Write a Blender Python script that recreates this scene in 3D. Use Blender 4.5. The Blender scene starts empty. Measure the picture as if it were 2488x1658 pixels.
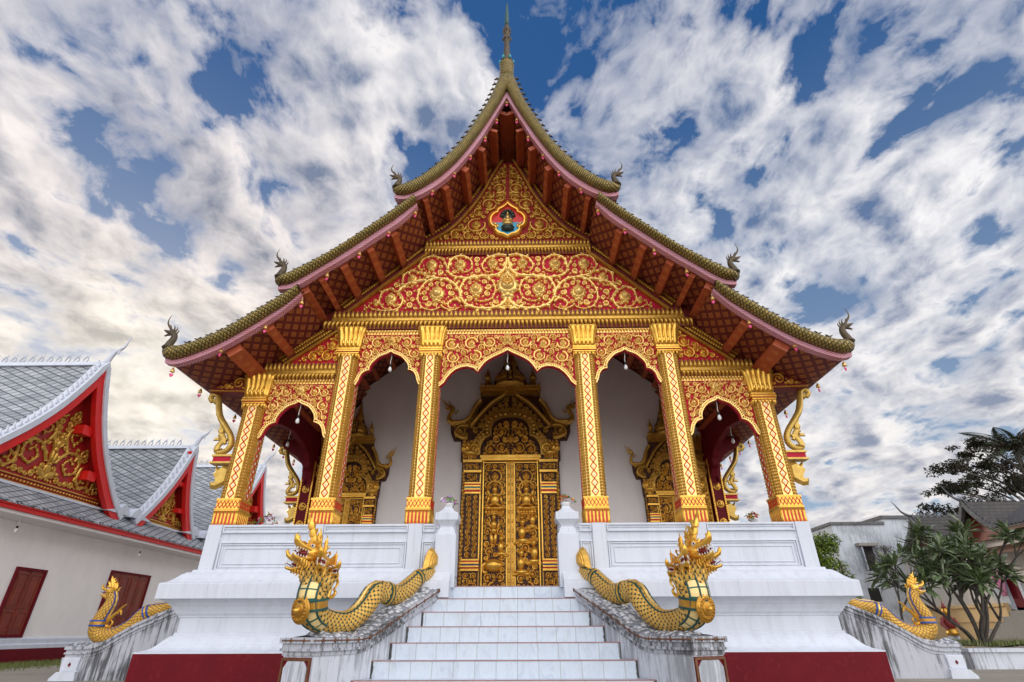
import bpy, math, random
import numpy as np
from mathutils import Vector, Matrix, noise as mnoise
R = math.radians
sc = bpy.context.scene
COL = sc.collection
F = 1.23                      # porch floor above the ground (ground is z = 0)

# ------------------------------------------------------------------ camera
cam = bpy.data.cameras.new('camera'); camo = bpy.data.objects.new('camera', cam); COL.objects.link(camo)
cam.sensor_width = 36.0; cam.lens = 18.41; cam.clip_start = 0.05; cam.clip_end = 4000
def set_cam():
    pi, ya, ro = 0.5053, -0.0124, 0.0036
    c, s = math.cos(ya), math.sin(ya)
    f = Vector((s*math.cos(pi), c*math.cos(pi), math.sin(pi))); r = Vector((c, -s, 0)); u = r.cross(f)
    Rv = math.cos(ro)*r - math.sin(ro)*u; Uv = math.sin(ro)*r + math.cos(ro)*u
    m = Matrix.Identity(4)
    for i in range(3):
        m[i][0] = Rv[i]; m[i][1] = Uv[i]; m[i][2] = -f[i]
    m[0][3], m[1][3], m[2][3] = 0.187, -8.35, F-0.558
    camo.matrix_world = m
set_cam(); sc.camera = camo

# ------------------------------------------------------------------ node helpers
def N(nt, t, **kw):
    n = nt.nodes.new(t)
    for k, v in kw.items():
        if k == 'inp':
            for a, b in v.items():
                if hasattr(b, 'is_linked') or isinstance(b, bpy.types.NodeSocket): nt.links.new(b, n.inputs[a])
                else: n.inputs[a].default_value = b
        else: setattr(n, k, v)
    return n
def mth(nt, op, a, b=None, c=None, clamp=False):
    n = nt.nodes.new('ShaderNodeMath'); n.operation = op; n.use_clamp = clamp
    for i, x in enumerate((a, b, c)):
        if x is None: continue
        if isinstance(x, bpy.types.NodeSocket): nt.links.new(x, n.inputs[i])
        else: n.inputs[i].default_value = x
    return n.outputs[0]
def mix(nt, fac, a, b, mode='MIX'):
    n = nt.nodes.new('ShaderNodeMix'); n.data_type = 'RGBA'; n.blend_type = mode
    for k, x in ((0, fac), (6, a), (7, b)):
        if isinstance(x, bpy.types.NodeSocket): nt.links.new(x, n.inputs[k])
        else: n.inputs[k].default_value = x if k == 0 else (tuple(x)+(1,))[:4]
    return n.outputs[2]
def ramp(nt, fac, stops, interp='LINEAR'):
    n = nt.nodes.new('ShaderNodeValToRGB'); n.color_ramp.interpolation = interp
    e = n.color_ramp.elements
    while len(e) < len(stops): e.new(0.5)
    for i, (p, c) in enumerate(stops):
        e[i].position = p
        e[i].color = (c, c, c, 1) if isinstance(c, (int, float)) else tuple(c)+(1,)
    nt.links.new(fac, n.inputs[0]); return n.outputs[0]
def noise(nt, vec, scale, detail=4, rough=.55, dist=0.0, lac=2.0):
    n = nt.nodes.new('ShaderNodeTexNoise'); n.inputs['Scale'].default_value = scale; n.inputs['Detail'].default_value = detail
    n.inputs['Roughness'].default_value = rough; n.inputs['Distortion'].default_value = dist; n.inputs['Lacunarity'].default_value = lac
    if vec is not None: nt.links.new(vec, n.inputs['Vector'])
    return n.outputs[0]
def mapping(nt, vec, loc=(0,0,0), rot=(0,0,0), scale=(1,1,1)):
    n = nt.nodes.new('ShaderNodeMapping'); nt.links.new(vec, n.inputs[0])
    n.inputs[1].default_value = loc; n.inputs[2].default_value = rot; n.inputs[3].default_value = scale
    return n.outputs[0]

# ------------------------------------------------------------------ sky and sun
SUN_AZ, SUN_EL = -0.684, R(17.6)          # azimuth from +y towards +x
sunv = Vector((math.sin(SUN_AZ)*math.cos(SUN_EL), math.cos(SUN_AZ)*math.cos(SUN_EL), math.sin(SUN_EL)))
def make_world():
    w = bpy.data.worlds.new('World'); sc.world = w; w.use_nodes = True
    nt = w.node_tree; nt.nodes.clear()
    out = nt.nodes.new('ShaderNodeOutputWorld'); bg = nt.nodes.new('ShaderNodeBackground')
    sky = N(nt, 'ShaderNodeTexSky', sky_type='NISHITA', sun_disc=False, sun_elevation=SUN_EL, sun_rotation=SUN_AZ)
    tc = nt.nodes.new('ShaderNodeTexCoord'); d = tc.outputs['Generated']
    sep = N(nt, 'ShaderNodeSeparateXYZ', inp={0: d}); x, y, z = sep.outputs
    zz = mth(nt, 'ADD', mth(nt, 'MAXIMUM', z, 0.0), 0.24)
    cb = N(nt, 'ShaderNodeCombineXYZ', inp={0: mth(nt, 'DIVIDE', x, zz), 1: mth(nt, 'DIVIDE', y, zz), 2: 0.0}).outputs[0]
    p = mapping(nt, cb, loc=SKY_LOC, rot=(0, 0, R(SKY_ROT)), scale=(1.0, 0.80, 1))
    def warp(v, sc_, amt):
        n_ = N(nt, 'ShaderNodeTexNoise', inp={'Vector': v, 'Scale': sc_, 'Detail': 4.0})
        vm = nt.nodes.new('ShaderNodeVectorMath'); vm.operation = 'MULTIPLY_ADD'; nt.links.new(n_.outputs[1], vm.inputs[0])
        vm.inputs[1].default_value = (amt, amt, 0); nt.links.new(v, vm.inputs[2]); return vm.outputs[0]
    q = warp(p, 3.0, .16)
    def dens(v):
        return mth(nt, 'ADD', mth(nt, 'ADD', mth(nt, 'MULTIPLY', noise(nt, v, 1.2, 2, .5), .13), mth(nt, 'MULTIPLY', noise(nt, v, 5.9, 8, .54), 1.09)), mth(nt, 'MULTIPLY', noise(nt, v, 16.0, 6, .6), .28))
    dn = dens(q); ds = dens(mapping(nt, q, loc=(-.042, .046, 0)))
    hz = mth(nt, 'MULTIPLY', mth(nt, 'SUBTRACT', .72, z), .13)
    cover = ramp(nt, mth(nt, 'ADD', dn, hz), [(.655, 0.0), (.715, .45), (.775, .85), (.88, 1.0)])
    # light comes through the thin edges; the thick middles and the sides away from the sun go grey
    lit = mth(nt, 'MULTIPLY', mth(nt, 'SUBTRACT', dn, ds), 4.6)
    shade = mth(nt, 'SUBTRACT', mth(nt, 'ADD', mth(nt, 'MULTIPLY', mth(nt, 'SUBTRACT', .80, dn), 1.5), .60), mth(nt, 'MULTIPLY', lit, 1.0))
    shade = ramp(nt, mth(nt, 'MULTIPLY', mth(nt, 'ADD', shade, .55), .56), [(0, 0.0), (.5, .50), (1, 1.0)])
    sv = N(nt, 'ShaderNodeCombineXYZ', inp={0: sunv.x, 1: sunv.y, 2: sunv.z}).outputs[0]
    dt = nt.nodes.new('ShaderNodeVectorMath'); dt.operation = 'DOT_PRODUCT'; nt.links.new(d, dt.inputs[0]); nt.links.new(sv, dt.inputs[1])
    sd = mth(nt, 'MAXIMUM', dt.outputs['Value'], 0.0)
    glow = mth(nt, 'POWER', sd, 60.0); wide = mth(nt, 'POWER', sd, 7.0)
    ccol = mix(nt, shade, (1.3, 2.0, 3.6), (10.6, 10.3, 10.2))
    ccol = mix(nt, mth(nt, 'MULTIPLY', wide, .85), ccol, mix(nt, shade, (3.4, 3.4, 3.7), (11.2, 9.6, 8.6)))
    ccol = mix(nt, mth(nt, 'MULTIPLY', glow, .75), ccol, mix(nt, shade, (8.5, 7.6, 5.8), (13.5, 12.6, 10.4)))
    # warm, whiter cloud towards the horizon
    ccol = mix(nt, mth(nt, 'MULTIPLY', ramp(nt, z, [(.0, .85), (.50, 0.0)]), 1.0), ccol, mix(nt, shade, (5.2, 5.2, 5.6), (9.0, 8.4, 8.0)))
    blue = mix(nt, ramp(nt, z, [(.05, 0.0), (.36, .52), (.80, 1.0)]), (4.4, 5.7, 7.4), (.14, .95, 3.0))
    base = mix(nt, .18, blue, sky.outputs[0])
    col = mix(nt, cover, base, ccol)
    # added fill: unseen sky behind and right of the viewer, brightened for facade and hall
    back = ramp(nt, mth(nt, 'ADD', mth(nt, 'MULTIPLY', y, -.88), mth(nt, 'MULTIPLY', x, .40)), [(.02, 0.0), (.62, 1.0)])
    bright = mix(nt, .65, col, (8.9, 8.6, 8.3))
    nb = nt.nodes.new('ShaderNodeVectorMath'); nb.operation = 'SCALE'; nt.links.new(bright, nb.inputs[0]); nb.inputs[3].default_value = SKY_FILL
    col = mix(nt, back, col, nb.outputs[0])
    col = mix(nt, ramp(nt, z, [(.0, 1.0), (.02, 0.0)]), col, (4.2, 4.2, 4.3))
    nt.links.new(col, bg.inputs[0]); bg.inputs[1].default_value = 0.1
    nt.links.new(bg.outputs[0], out.inputs[0])
SKY_LOC = (30.8, 15.6, 0); SKY_ROT = -20; SKY_FILL = 2.95
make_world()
sl = bpy.data.lights.new('sun', 'SUN'); sl.energy = 1.2; sl.angle = R(12); sl.color = (1, .90, .74)
so = bpy.data.objects.new('sun', sl); COL.objects.link(so); so.rotation_euler = (-sunv).to_track_quat('-Z', 'Y').to_euler()
so.location = (0, 0, 30)
vs = sc.view_settings; vs.view_transform = 'Standard'; vs.look = 'None'; vs.exposure = 0; vs.gamma = 1; vs.use_curve_mapping = False
sc.cycles.max_bounces = 6; sc.cycles.diffuse_bounces = 4; sc.cycles.use_denoising = True

# ------------------------------------------------------------------ materials
MAT = {}
def new_mat(name):
    m = bpy.data.materials.new(name); m.use_nodes = True; nt = m.node_tree
    b = nt.nodes['Principled BSDF']; MAT[name] = m
    return m, nt, b
def objco(nt): return nt.nodes.new('ShaderNodeTexCoord').outputs['Object']
def uvco(nt): return nt.nodes.new('ShaderNodeTexCoord').outputs['UV']
def bump(nt, b, h, strength=.3, dist=.02):
    n = nt.nodes.new('ShaderNodeBump'); n.inputs['Strength'].default_value = strength; n.inputs['Distance'].default_value = dist
    nt.links.new(h, n.inputs['Height']); nt.links.new(n.outputs[0], b.inputs['Normal'])
def plain(name, c1, c2=None, rough=.6, metal=0.0, scale=6, bmp=.0, spec=.5, c3=None):
    m, nt, b = new_mat(name); o = objco(nt)
    nz = noise(nt, o, scale, 6, .6)
    col = mix(nt, ramp(nt, nz, [(.3, 0.0), (.7, 1.0)]), c1, c2 or tuple(x*.8 for x in c1))
    if c3: col = mix(nt, ramp(nt, noise(nt, o, scale*5, 4, .6), [(.55, 0.0), (.72, .8)]), col, c3)
    nt.links.new(col, b.inputs['Base Color']); b.inputs['Roughness'].default_value = rough; b.inputs['Metallic'].default_value = metal
    b.inputs['Specular IOR Level'].default_value = spec
    if bmp: bump(nt, b, noise(nt, o, scale*8, 4, .6), bmp, .01)
    return m
plain('gold', (.92, .57, .11), (.74, .38, .045), .30, .70, 9, .15)
plain('gold_pale', (.95, .70, .27), (.84, .52, .13), .31, .68, 14, .15)
plain('hood_green', (.03, .05, .035), (.015, .025, .02), .4)
plain('gold_mid', (.72, .44, .09), (.54, .29, .045), .34, .65, 10, .2)
plain('hall_red', (.42, .012, .010), (.30, .008, .008), .5)
plain('recess', (.085, .022, .008), (.05, .012, .006), .6)
plain('gold_olive', (.68, .46, .11), (.48, .30, .06), .4, .55, 12, .2)
plain('bronze_dark', (.11, .075, .035), (.05, .04, .025), .5, .4, 9, .2, c3=(.16, .10, .03))
plain('timber_grey', (.16, .15, .14), (.1, .095, .09), .8)
plain('gold_old', (.62, .33, .05), (.40, .19, .025), .36, .7, 7, .2, c3=(.80, .48, .09))
plain('gold_dark', (.40, .25, .05), (.22, .13, .03), .45, .55, 9, .2, c3=(.10, .12, .08))
plain('crimson', (.55, .008, .045), (.42, .006, .028), .6, 0, 5, 0, .25)
plain('red_deep', (.33, .010, .014), (.24, .007, .010), .6, 0, 5, 0, .25)
plain('red_dark', (.23, .022, .018), (.15, .012, .012), .55, 0, 5)
plain('maroon', (.150, .002, .010), (.115, .002, .008), .6, 0, 3, .1, .2, c3=(.17, .010, .016))
plain('bright_red', (.74, .014, .012), (.62, .010, .008), .45, 0, 4)
plain('scarlet', (.66, .05, .02), (.5, .03, .012), .5)
plain('black', (.012, .010, .010), (.006, .005, .005), .7)
plain('pink', (.85, .10, .28), (.75, .06, .2), .4)
plain('blue_paint', (.03, .10, .42), (.02, .06, .3), .5)
plain('teal', (.04, .36, .42), (.02, .24, .32), .5)
plain('sky_blue', (.04, .42, .66), (.03, .30, .58), .45, 0, 30)
plain('green_dark', (.006, .075, .06), (.004, .05, .045), .4)
plain('glass_white', (.85, .87, .88), None, .2)
plain('frame_brown', (.20, .085, .025), (.10, .03, .015), .5, .2, 14)
plain('wood_red', (.25, .034, .012), (.15, .018, .008), .5, 0, 4, .2)
plain('timber', (.15, .065, .035), (.10, .04, .02), .6, 0, 4, .2)
plain('bark', (.10, .085, .07), (.05, .042, .035), .85, 0, 14, .5)
plain('mouth_red', (.22, .012, .015), (.12, .006, .008), .4)
plain('nosing', (.42, .20, .20), (.30, .16, .16), .4)
plain('tooth', (.8, .8, .78), None, .3)

def mat_plaster(name, c, stain=.5, dark=(.30, .30, .33), drip=0.0, zlo=None):
    m, nt, b = new_mat(name); o = objco(nt)
    v = mapping(nt, o, scale=(5, 5, .55) if stain > .75 else (1.6, 1.6, .8))
    st = ramp(nt, noise(nt, v, 1.6, 8, .62), [(.45, 0.0), (.75, 1.0)])
    bl = ramp(nt, noise(nt, o, 1.3, 6, .6), [(.35, 0.0), (.7, 1.0)])
    col = mix(nt, mth(nt, 'MULTIPLY', st, stain*.55), c, tuple(x*.72 for x in c))
    col = mix(nt, mth(nt, 'MULTIPLY', bl, stain*.3), col, tuple(x*.82 for x in c))
    st2 = ramp(nt, noise(nt, mapping(nt, o, scale=(16, 16, .5)), 1.2, 6, .6), [(.58, 0.0), (.70, .6*stain if stain > .75 else .06)])
    col = mix(nt, mth(nt, 'MULTIPLY', st2, bl), col, tuple(x*.55 for x in c))
    sp = ramp(nt, noise(nt, o, 26, 3, .7), [(.66, 0.0), (.74, .5*stain)])
    col = mix(nt, sp, col, dark)
    if drip:
        v2 = mapping(nt, o, scale=(11, 11, .8))
        a = noise(nt, v2, 2.0, 9, .68); bb = noise(nt, o, 1.1, 4, .6)
        k = ramp(nt, mth(nt, 'ADD', mth(nt, 'MULTIPLY', a, .65), mth(nt, 'MULTIPLY', bb, .5)), [(.555, 0.0), (.64, .8), (.76, 1.0)])
        col = mix(nt, mth(nt, 'MULTIPLY', k, drip), col, (.035, .033, .036))
    nt.links.new(col, b.inputs['Base Color']); b.inputs['Roughness'].default_value = .7
    bump(nt, b, noise(nt, o, 30, 6, .65), .25, .006)
mat_plaster('plaster', (.655, .695, .775), 1.0)
mat_plaster('plaster_worn', (.62, .655, .73), 1.0, (.1, .1, .11), .55)
mat_plaster('plaster_grimy', (.50, .52, .58), 1.0, (.06, .06, .065), 1.0)
mat_plaster('plaster_warm', (.84, .81, .81), .5)
mat_plaster('plaster_hall', (.90, .865, .84), .6)
mat_plaster('porch_tile', (.66, .64, .62), .5)
mat_plaster('plaster_town', (.56, .60, .66), 1.0, (.12, .12, .14), .45)
mat_plaster('plaster_cream', (.74, .70, .64), .7)
mat_plaster('plaster_yellow', (.72, .50, .24), .7)
mat_plaster('concrete', (.30, .28, .25), .9)

def diamond(nt, uv, su, sv):
    """|u|+|v| distance in a diamond lattice: 0 at centres, 1 on the lines"""
    s = N(nt, 'ShaderNodeSeparateXYZ', inp={0: uv})
    a = mth(nt, 'MULTIPLY', s.outputs[0], su); c = mth(nt, 'MULTIPLY', s.outputs[1], sv)
    p = mth(nt, 'PINGPONG', mth(nt, 'ADD', a, c), .5); q = mth(nt, 'PINGPONG', mth(nt, 'SUBTRACT', a, c), .5)
    return p, q, mth(nt, 'MINIMUM', p, q)
def mat_scales():
    # olive gold mosaic scales on the roof verges (UV in metres)
    m, nt, b = new_mat('verge_scale'); uv = uvco(nt); p, q, mn = diamond(nt, uv, 17, 17)
    col = mix(nt, ramp(nt, noise(nt, objco(nt), 14, 5, .7), [(.3, 0.0), (.7, 1.0)]), (.42, .29, .06), (.16, .12, .035))
    col = mix(nt, ramp(nt, mn, [(.06, 1.0), (.16, 0.0)]), col, (.035, .03, .012))
    nt.links.new(col, b.inputs['Base Color']); b.inputs['Metallic'].default_value = .45; b.inputs['Roughness'].default_value = .35
    bump(nt, b, ramp(nt, mn, [(.05, 0.0), (.3, 1.0)]), .5, .02)
    m, nt, b = new_mat('pink_lattice'); uv = uvco(nt); p, q, mn = diamond(nt, uv, 19, 19)
    col = mix(nt, ramp(nt, noise(nt, objco(nt), 2.5, 5, .7), [(.35, 0.0), (.65, 1.0)]), (.52, .17, .25), (.46, .075, .07))
    col = mix(nt, ramp(nt, mn, [(.06, 1.0), (.12, 0.0)]), col, (.60, .46, .56))
    nt.links.new(col, b.inputs['Base Color']); b.inputs['Roughness'].default_value = .45
    # soffit: dark red boards with gold stencil diamonds
    m, nt, b = new_mat('soffit'); uv = uvco(nt); p, q, mn = diamond(nt, uv, 5.0, 3.6)
    f = ramp(nt, mn, [(.17, 0.0), (.20, 1.0)])
    inn = ramp(nt, mn, [(.30, 0.0), (.33, .5)])
    wear = ramp(nt, noise(nt, objco(nt), 9, 5, .7), [(.3, .45), (.6, 1.0)])
    col = mix(nt, mth(nt, 'MULTIPLY', f, wear), (.12, .010, .011), (.36, .12, .03))
    col = mix(nt, inn, col, (.26, .05, .02))
    nt.links.new(col, b.inputs['Base Color']); b.inputs['Roughness'].default_value = .55
    # purlins: red brown with gold rosettes along the underside
    m, nt, b = new_mat('purlin'); uv = uvco(nt)
    s = N(nt, 'ShaderNodeSeparateXYZ', inp={0: uv})
    fu = mth(nt, 'SUBTRACT', mth(nt, 'FRACT', mth(nt, 'MULTIPLY', s.outputs[1], 4.2)), .5); fu = mth(nt, 'MULTIPLY', fu, .24)
    rr = mth(nt, 'SQRT', mth(nt, 'ADD', mth(nt, 'POWER', fu, 2.0), mth(nt, 'POWER', s.outputs[0], 2.0)))
    ro = ramp(nt, rr, [(.012, 1.0), (.02, 0.0), (.026, 0.0), (.031, 1.0), (.043, 1.0), (.048, 0.0)])
    gr = noise(nt, objco(nt), 30, 4, .6)
    base = mix(nt, ramp(nt, noise(nt, objco(nt), 5, 5, .6), [(.3, 0.0), (.7, 1.0)]), (.46, .095, .030), (.32, .055, .02))
    col = mix(nt, mth(nt, 'MULTIPLY', ro, ramp(nt, gr, [(.35, .2), (.6, .9)])), base, (.52, .20, .05))
    nt.links.new(col, b.inputs['Base Color']); b.inputs['Roughness'].default_value = .5
    # naga skin: pale gold tiles with small dark green squares, UV in tile units
    for nm, c1, c2, g, metal in (('naga_scale', (.82, .52, .12), (.68, .37, .065), (.003, .06, .045), .3), ('naga_scale_blue', (.80, .46, .07), (.62, .32, .03), (.012, .05, .09), .4)):
        m, nt, b = new_mat(nm); uv = uvco(nt); p, q, mn = diamond(nt, uv, .5, .5)
        mx = mth(nt, 'MAXIMUM', p, q)
        col = mix(nt, ramp(nt, noise(nt, objco(nt), 9, 4, .6), [(.3, 0.0), (.7, 1.0)]), c1, c2)
        seam = ramp(nt, mn, [(.025, 1.0), (.07, 0.0)])
        dot = ramp(nt, mth(nt, 'MULTIPLY', mth(nt, 'ADD', p, q), 1.0), [(.30, 1.0), (.34, 0.0)]) if nm == 'naga_scale' else seam
        col = mix(nt, mth(nt, 'MULTIPLY', seam, .35), col, tuple(x*.45 for x in c2))
        col = mix(nt, dot, col, g)
        col = mix(nt, ramp(nt, noise(nt, objco(nt), 5, 7, .7), [(.52, 0.0), (.74, .6)]), col, (.22, .13, .04))
        nt.links.new(col, b.inputs['Base Color']); b.inputs['Roughness'].default_value = .42; b.inputs['Metallic'].default_value = metal
        bump(nt, b, ramp(nt, mn, [(.02, 0.0), (.22, 1.0)]), .55, .012)
    # naga belly plates
    m, nt, b = new_mat('naga_belly'); uv = uvco(nt); s = N(nt, 'ShaderNodeSeparateXYZ', inp={0: uv})
    t = mth(nt, 'PINGPONG', s.outputs[1], .5)
    col = mix(nt, ramp(nt, t, [(.07, 1.0), (.11, 0.0)]), (.88, .66, .28), (.006, .10, .075))
    nt.links.new(col, b.inputs['Base Color']); b.inputs['Roughness'].default_value = .35; b.inputs['Metallic'].default_value = .2
mat_scales()

def mat_roof():
    # clay tiles: UV in metres, u along the ridge, v down the slope
    for nm, a, c, line, su, sv in (('tile_grey0', (.40, .43, .47), (.19, .21, .24), (.035, .04, .045), .30, .17), ('tile_brown', (.055, .042, .038), (.03, .025, .022), (.012, .01, .01), .22, .16), ('tile_temple', (.20, .10, .06), (.10, .06, .04), (.03, .02, .015), .2, .14)):
        m, nt, b = new_mat(nm); uv = uvco(nt)
        br = N(nt, 'ShaderNodeTexBrick', inp={'Vector': uv, 'Color1': a+(1,), 'Color2': c+(1,), 'Mortar': line+(1,), 'Scale': 1.0, 'Mortar Size': .014, 'Mortar Smooth': .2, 'Bias': -.2, 'Brick Width': su, 'Row Height': sv})
        big = ramp(nt, noise(nt, objco(nt), .9, 6, .65), [(.35, .0), (.75, 1.0)])
        col = mix(nt, mth(nt, 'MULTIPLY', big, .45), br.outputs[0], tuple(x*.45 for x in c))
        nt.links.new(col, b.inputs['Base Color']); b.inputs['Roughness'].default_value = .55
        s = N(nt, 'ShaderNodeSeparateXYZ', inp={0: uv})
        saw = mth(nt, 'FRACT', mth(nt, 'DIVIDE', s.outputs[1], sv))
        bump(nt, b, mth(nt, 'SUBTRACT', saw, mth(nt, 'MULTIPLY', br.outputs[1], .6)), .6, .03)
    m, nt, b = new_mat('tile_grey'); uv = uvco(nt); p, q, mn = diamond(nt, uv, 2.6, 5.4)
    s0 = N(nt, 'ShaderNodeSeparateXYZ', inp={0: uv})
    ci = N(nt, 'ShaderNodeCombineXYZ', inp={0: mth(nt, 'FLOOR', mth(nt, 'ADD', mth(nt, 'MULTIPLY', s0.outputs[0], 2.6), mth(nt, 'MULTIPLY', s0.outputs[1], 5.4))), 1: mth(nt, 'FLOOR', mth(nt, 'SUBTRACT', mth(nt, 'MULTIPLY', s0.outputs[0], 2.6), mth(nt, 'MULTIPLY', s0.outputs[1], 5.4)))}).outputs[0]
    rv = N(nt, 'ShaderNodeTexWhiteNoise', noise_dimensions='2D', inp={'Vector': ci}).outputs[0]
    col = mix(nt, rv, (.30, .32, .35), (.50, .52, .55))
    col = mix(nt, mth(nt, 'MULTIPLY', ramp(nt, noise(nt, objco(nt), 1.1, 6, .65), [(.38, .0), (.72, 1.0)]), .6), col, (.15, .16, .19))
    col = mix(nt, ramp(nt, mn, [(.045, 1.0), (.085, 0.0)]), col, (.045, .05, .055))
    nt.links.new(col, b.inputs['Base Color']); b.inputs['Roughness'].default_value = .5
    bump(nt, b, ramp(nt, mn, [(.03, 0.0), (.2, 1.0)]), .5, .03)
    # stair tiles: pale blue marble with thin joints
    m, nt, b = new_mat('stair_tile'); o = objco(nt)
    ma = ramp(nt, noise(nt, mapping(nt, o, rot=(.3, .5, .2), scale=(1, 1, .55)), 7, 7, .6, 1.6), [(.32, (.48, .55, .64)), (.5, (.60, .665, .74)), (.7, (.53, .60, .68))])
    s = N(nt, 'ShaderNodeSeparateXYZ', inp={0: o})
    jx = mth(nt, 'PINGPONG', mth(nt, 'ADD', s.outputs[0], .09), .12)
    rnd = N(nt, 'ShaderNodeTexWhiteNoise', noise_dimensions='2D', inp={'Vector': N(nt, 'ShaderNodeCombineXYZ', inp={0: mth(nt, 'FLOOR', mth(nt, 'DIVIDE', mth(nt, 'ADD', s.outputs[0], .09), .24)), 1: mth(nt, 'FLOOR', mth(nt, 'DIVIDE', s.outputs[2], .17))}).outputs[0]}).outputs[0]
    ma = mix(nt, mth(nt, 'MULTIPLY', rnd, .16), ma, (.46, .54, .66))
    dirt = ramp(nt, noise(nt, mapping(nt, o, scale=(3, 3, 1.0)), 1.8, 8, .7), [(.52, 0.0), (.78, .65)])
    ma = mix(nt, dirt, ma, (.40, .42, .44))
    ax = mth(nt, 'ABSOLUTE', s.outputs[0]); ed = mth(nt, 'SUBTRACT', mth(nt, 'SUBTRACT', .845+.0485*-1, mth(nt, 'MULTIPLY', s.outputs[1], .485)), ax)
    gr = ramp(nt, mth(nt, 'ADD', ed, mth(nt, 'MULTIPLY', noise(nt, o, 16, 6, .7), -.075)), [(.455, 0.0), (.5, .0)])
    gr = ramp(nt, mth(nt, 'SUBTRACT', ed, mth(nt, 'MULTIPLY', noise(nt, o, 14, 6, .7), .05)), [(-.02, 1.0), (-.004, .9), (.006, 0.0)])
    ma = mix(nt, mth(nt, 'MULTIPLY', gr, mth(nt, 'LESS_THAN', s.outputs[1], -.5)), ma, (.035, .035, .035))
    col = mix(nt, ramp(nt, jx, [(.002, 1.0), (.005, 0.0)]), ma, (.34, .35, .36))
    nt.links.new(col, b.inputs['Base Color']); b.inputs['Roughness'].default_value = .28
    # stucco relief (waves on the balustrade), ground, grass
    m, nt, b = new_mat('stucco_waves'); o = objco(nt)
    wv = N(nt, 'ShaderNodeTexVoronoi', feature='F1', inp={'Vector': mapping(nt, o, scale=(1, 1, 1.3)), 'Scale': 17.0}).outputs[0]
    k = ramp(nt, noise(nt, o, 3, 7, .7), [(.45, 0.0), (.68, 1.0)])
    col = mix(nt, ramp(nt, wv, [(.35, 0.0), (.62, 1.0)]), (.74, .77, .82), (.26, .28, .33))
    col = mix(nt, mth(nt, 'MULTIPLY', k, .55), col, (.10, .10, .11))
    nt.links.new(col, b.inputs['Base Color']); b.inputs['Roughness'].default_value = .7
    bump(nt, b, wv, 1.0, .05)
mat_roof()
def mat_leaf(name, c1, c2, c3, rough=.45):
    m, nt, b = new_mat(name); o = objco(nt)
    rnd = noise(nt, o, 2.2, 3, .7); r2 = noise(nt, o, 17, 2, .5)
    col = mix(nt, ramp(nt, rnd, [(.35, 0.0), (.65, 1.0)]), c1, c2)
    col = mix(nt, ramp(nt, r2, [(.45, 0.0), (.68, .9)]), col, c3)
    nt.links.new(col, b.inputs['Base Color']); b.inputs['Roughness'].default_value = rough
    b.inputs['Subsurface Weight'].default_value = 0.0
mat_leaf('leaf_frangipani', (.075, .125, .035), (.12, .16, .065), (.21, .24, .16), .28)
mat_leaf('leaf_bush', (.12, .20, .020), (.26, .32, .025), (.05, .10, .015))
mat_leaf('leaf_dark', (.030, .042, .016), (.050, .045, .020), (.018, .026, .012))
mat_leaf('leaf_red', (.07, .035, .02), (.045, .04, .018), (.028, .022, .014))
mat_leaf('leaf_palm', (.035, .055, .022), (.05, .075, .03), (.03, .045, .025))
plain('soil', (.10, .085, .045), (.06, .075, .02), .9, 0, 5, .4)
plain('roof_edge', (.16, .16, .17), (.06, .06, .065), .7, 0, 6, .2)
plain('yard', (.34, .30, .24), (.25, .225, .185), .85, 0, 1.2, .4, c3=(.20, .18, .15))
mat_leaf('grass', (.09, .15, .02), (.14, .17, .035), (.20, .17, .07))
# ------------------------------------------------------------------ mesh builder
class MB:
    def __init__(s): s.v = []; s.f = []; s.uv = []; s.mi = []; s.sm = []
    def add(s, vs, fs, uv=None, mi=0, sm=False):
        n = len(s.v); s.v.extend([tuple(p) for p in vs])
        s.uv.extend(uv if uv is not None else [(0.0, 0.0)]*len(vs))
        s.f.extend([[i+n for i in f] for f in fs]); s.mi.extend([mi]*len(fs)); s.sm.extend([sm]*len(fs))
    def build(s, name, mats, parent=None, dz=0.0, loc=(0,0,0), rot=0.0, bev=0.0):
        me = bpy.data.meshes.new(name)
        me.from_pydata([(x, y, z+dz) for x, y, z in s.v], [], s.f)
        uvl = me.uv_layers.new(name='UVMap')
        li = np.empty(len(me.loops), dtype=np.int32); me.loops.foreach_get('vertex_index', li)
        uvl.data.foreach_set('uv', np.array(s.uv, dtype=np.float32)[li].ravel())
        me.polygons.foreach_set('material_index', s.mi); me.polygons.foreach_set('use_smooth', s.sm)
        for m in (mats if isinstance(mats, (list, tuple)) else [mats]): me.materials.append(MAT[m] if isinstance(m, str) else m)
        me.update()
        o = bpy.data.objects.new(name, me); COL.objects.link(o); o.parent = parent
        o.location = loc; o.rotation_euler = (0, 0, rot)
        if bev:
            b = o.modifiers.new('bevel', 'BEVEL'); b.width = bev; b.segments = 2; b.limit_method = 'ANGLE'; b.angle_limit = R(40)
        return o
def empty(name, label, cat, loc=(0,0,0), rot=0.0, group=None):
    o = bpy.data.objects.new(name, None); COL.objects.link(o); o.empty_display_size = .3
    o.location = loc; o.rotation_euler = (0, 0, rot); o['label'] = label; o['category'] = cat
    if group: o['group'] = group
    return o
def tag(o, label, cat, group=None):
    o['label'] = label; o['category'] = cat
    if group: o['group'] = group
    return o
def stru(o, kind='structure'): o['kind'] = kind; return o
def dup(o, parent=None, loc=None, rot=None, mirror=False):
    c = o.copy(); COL.objects.link(c); c.parent = parent
    if loc is not None: c.location = loc
    if rot is not None: c.rotation_euler = (0, 0, rot)
    if mirror: c.scale = (-c.scale[0], c.scale[1], c.scale[2])
    for ch in list(o.children): dup(ch, c)
    return c

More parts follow.
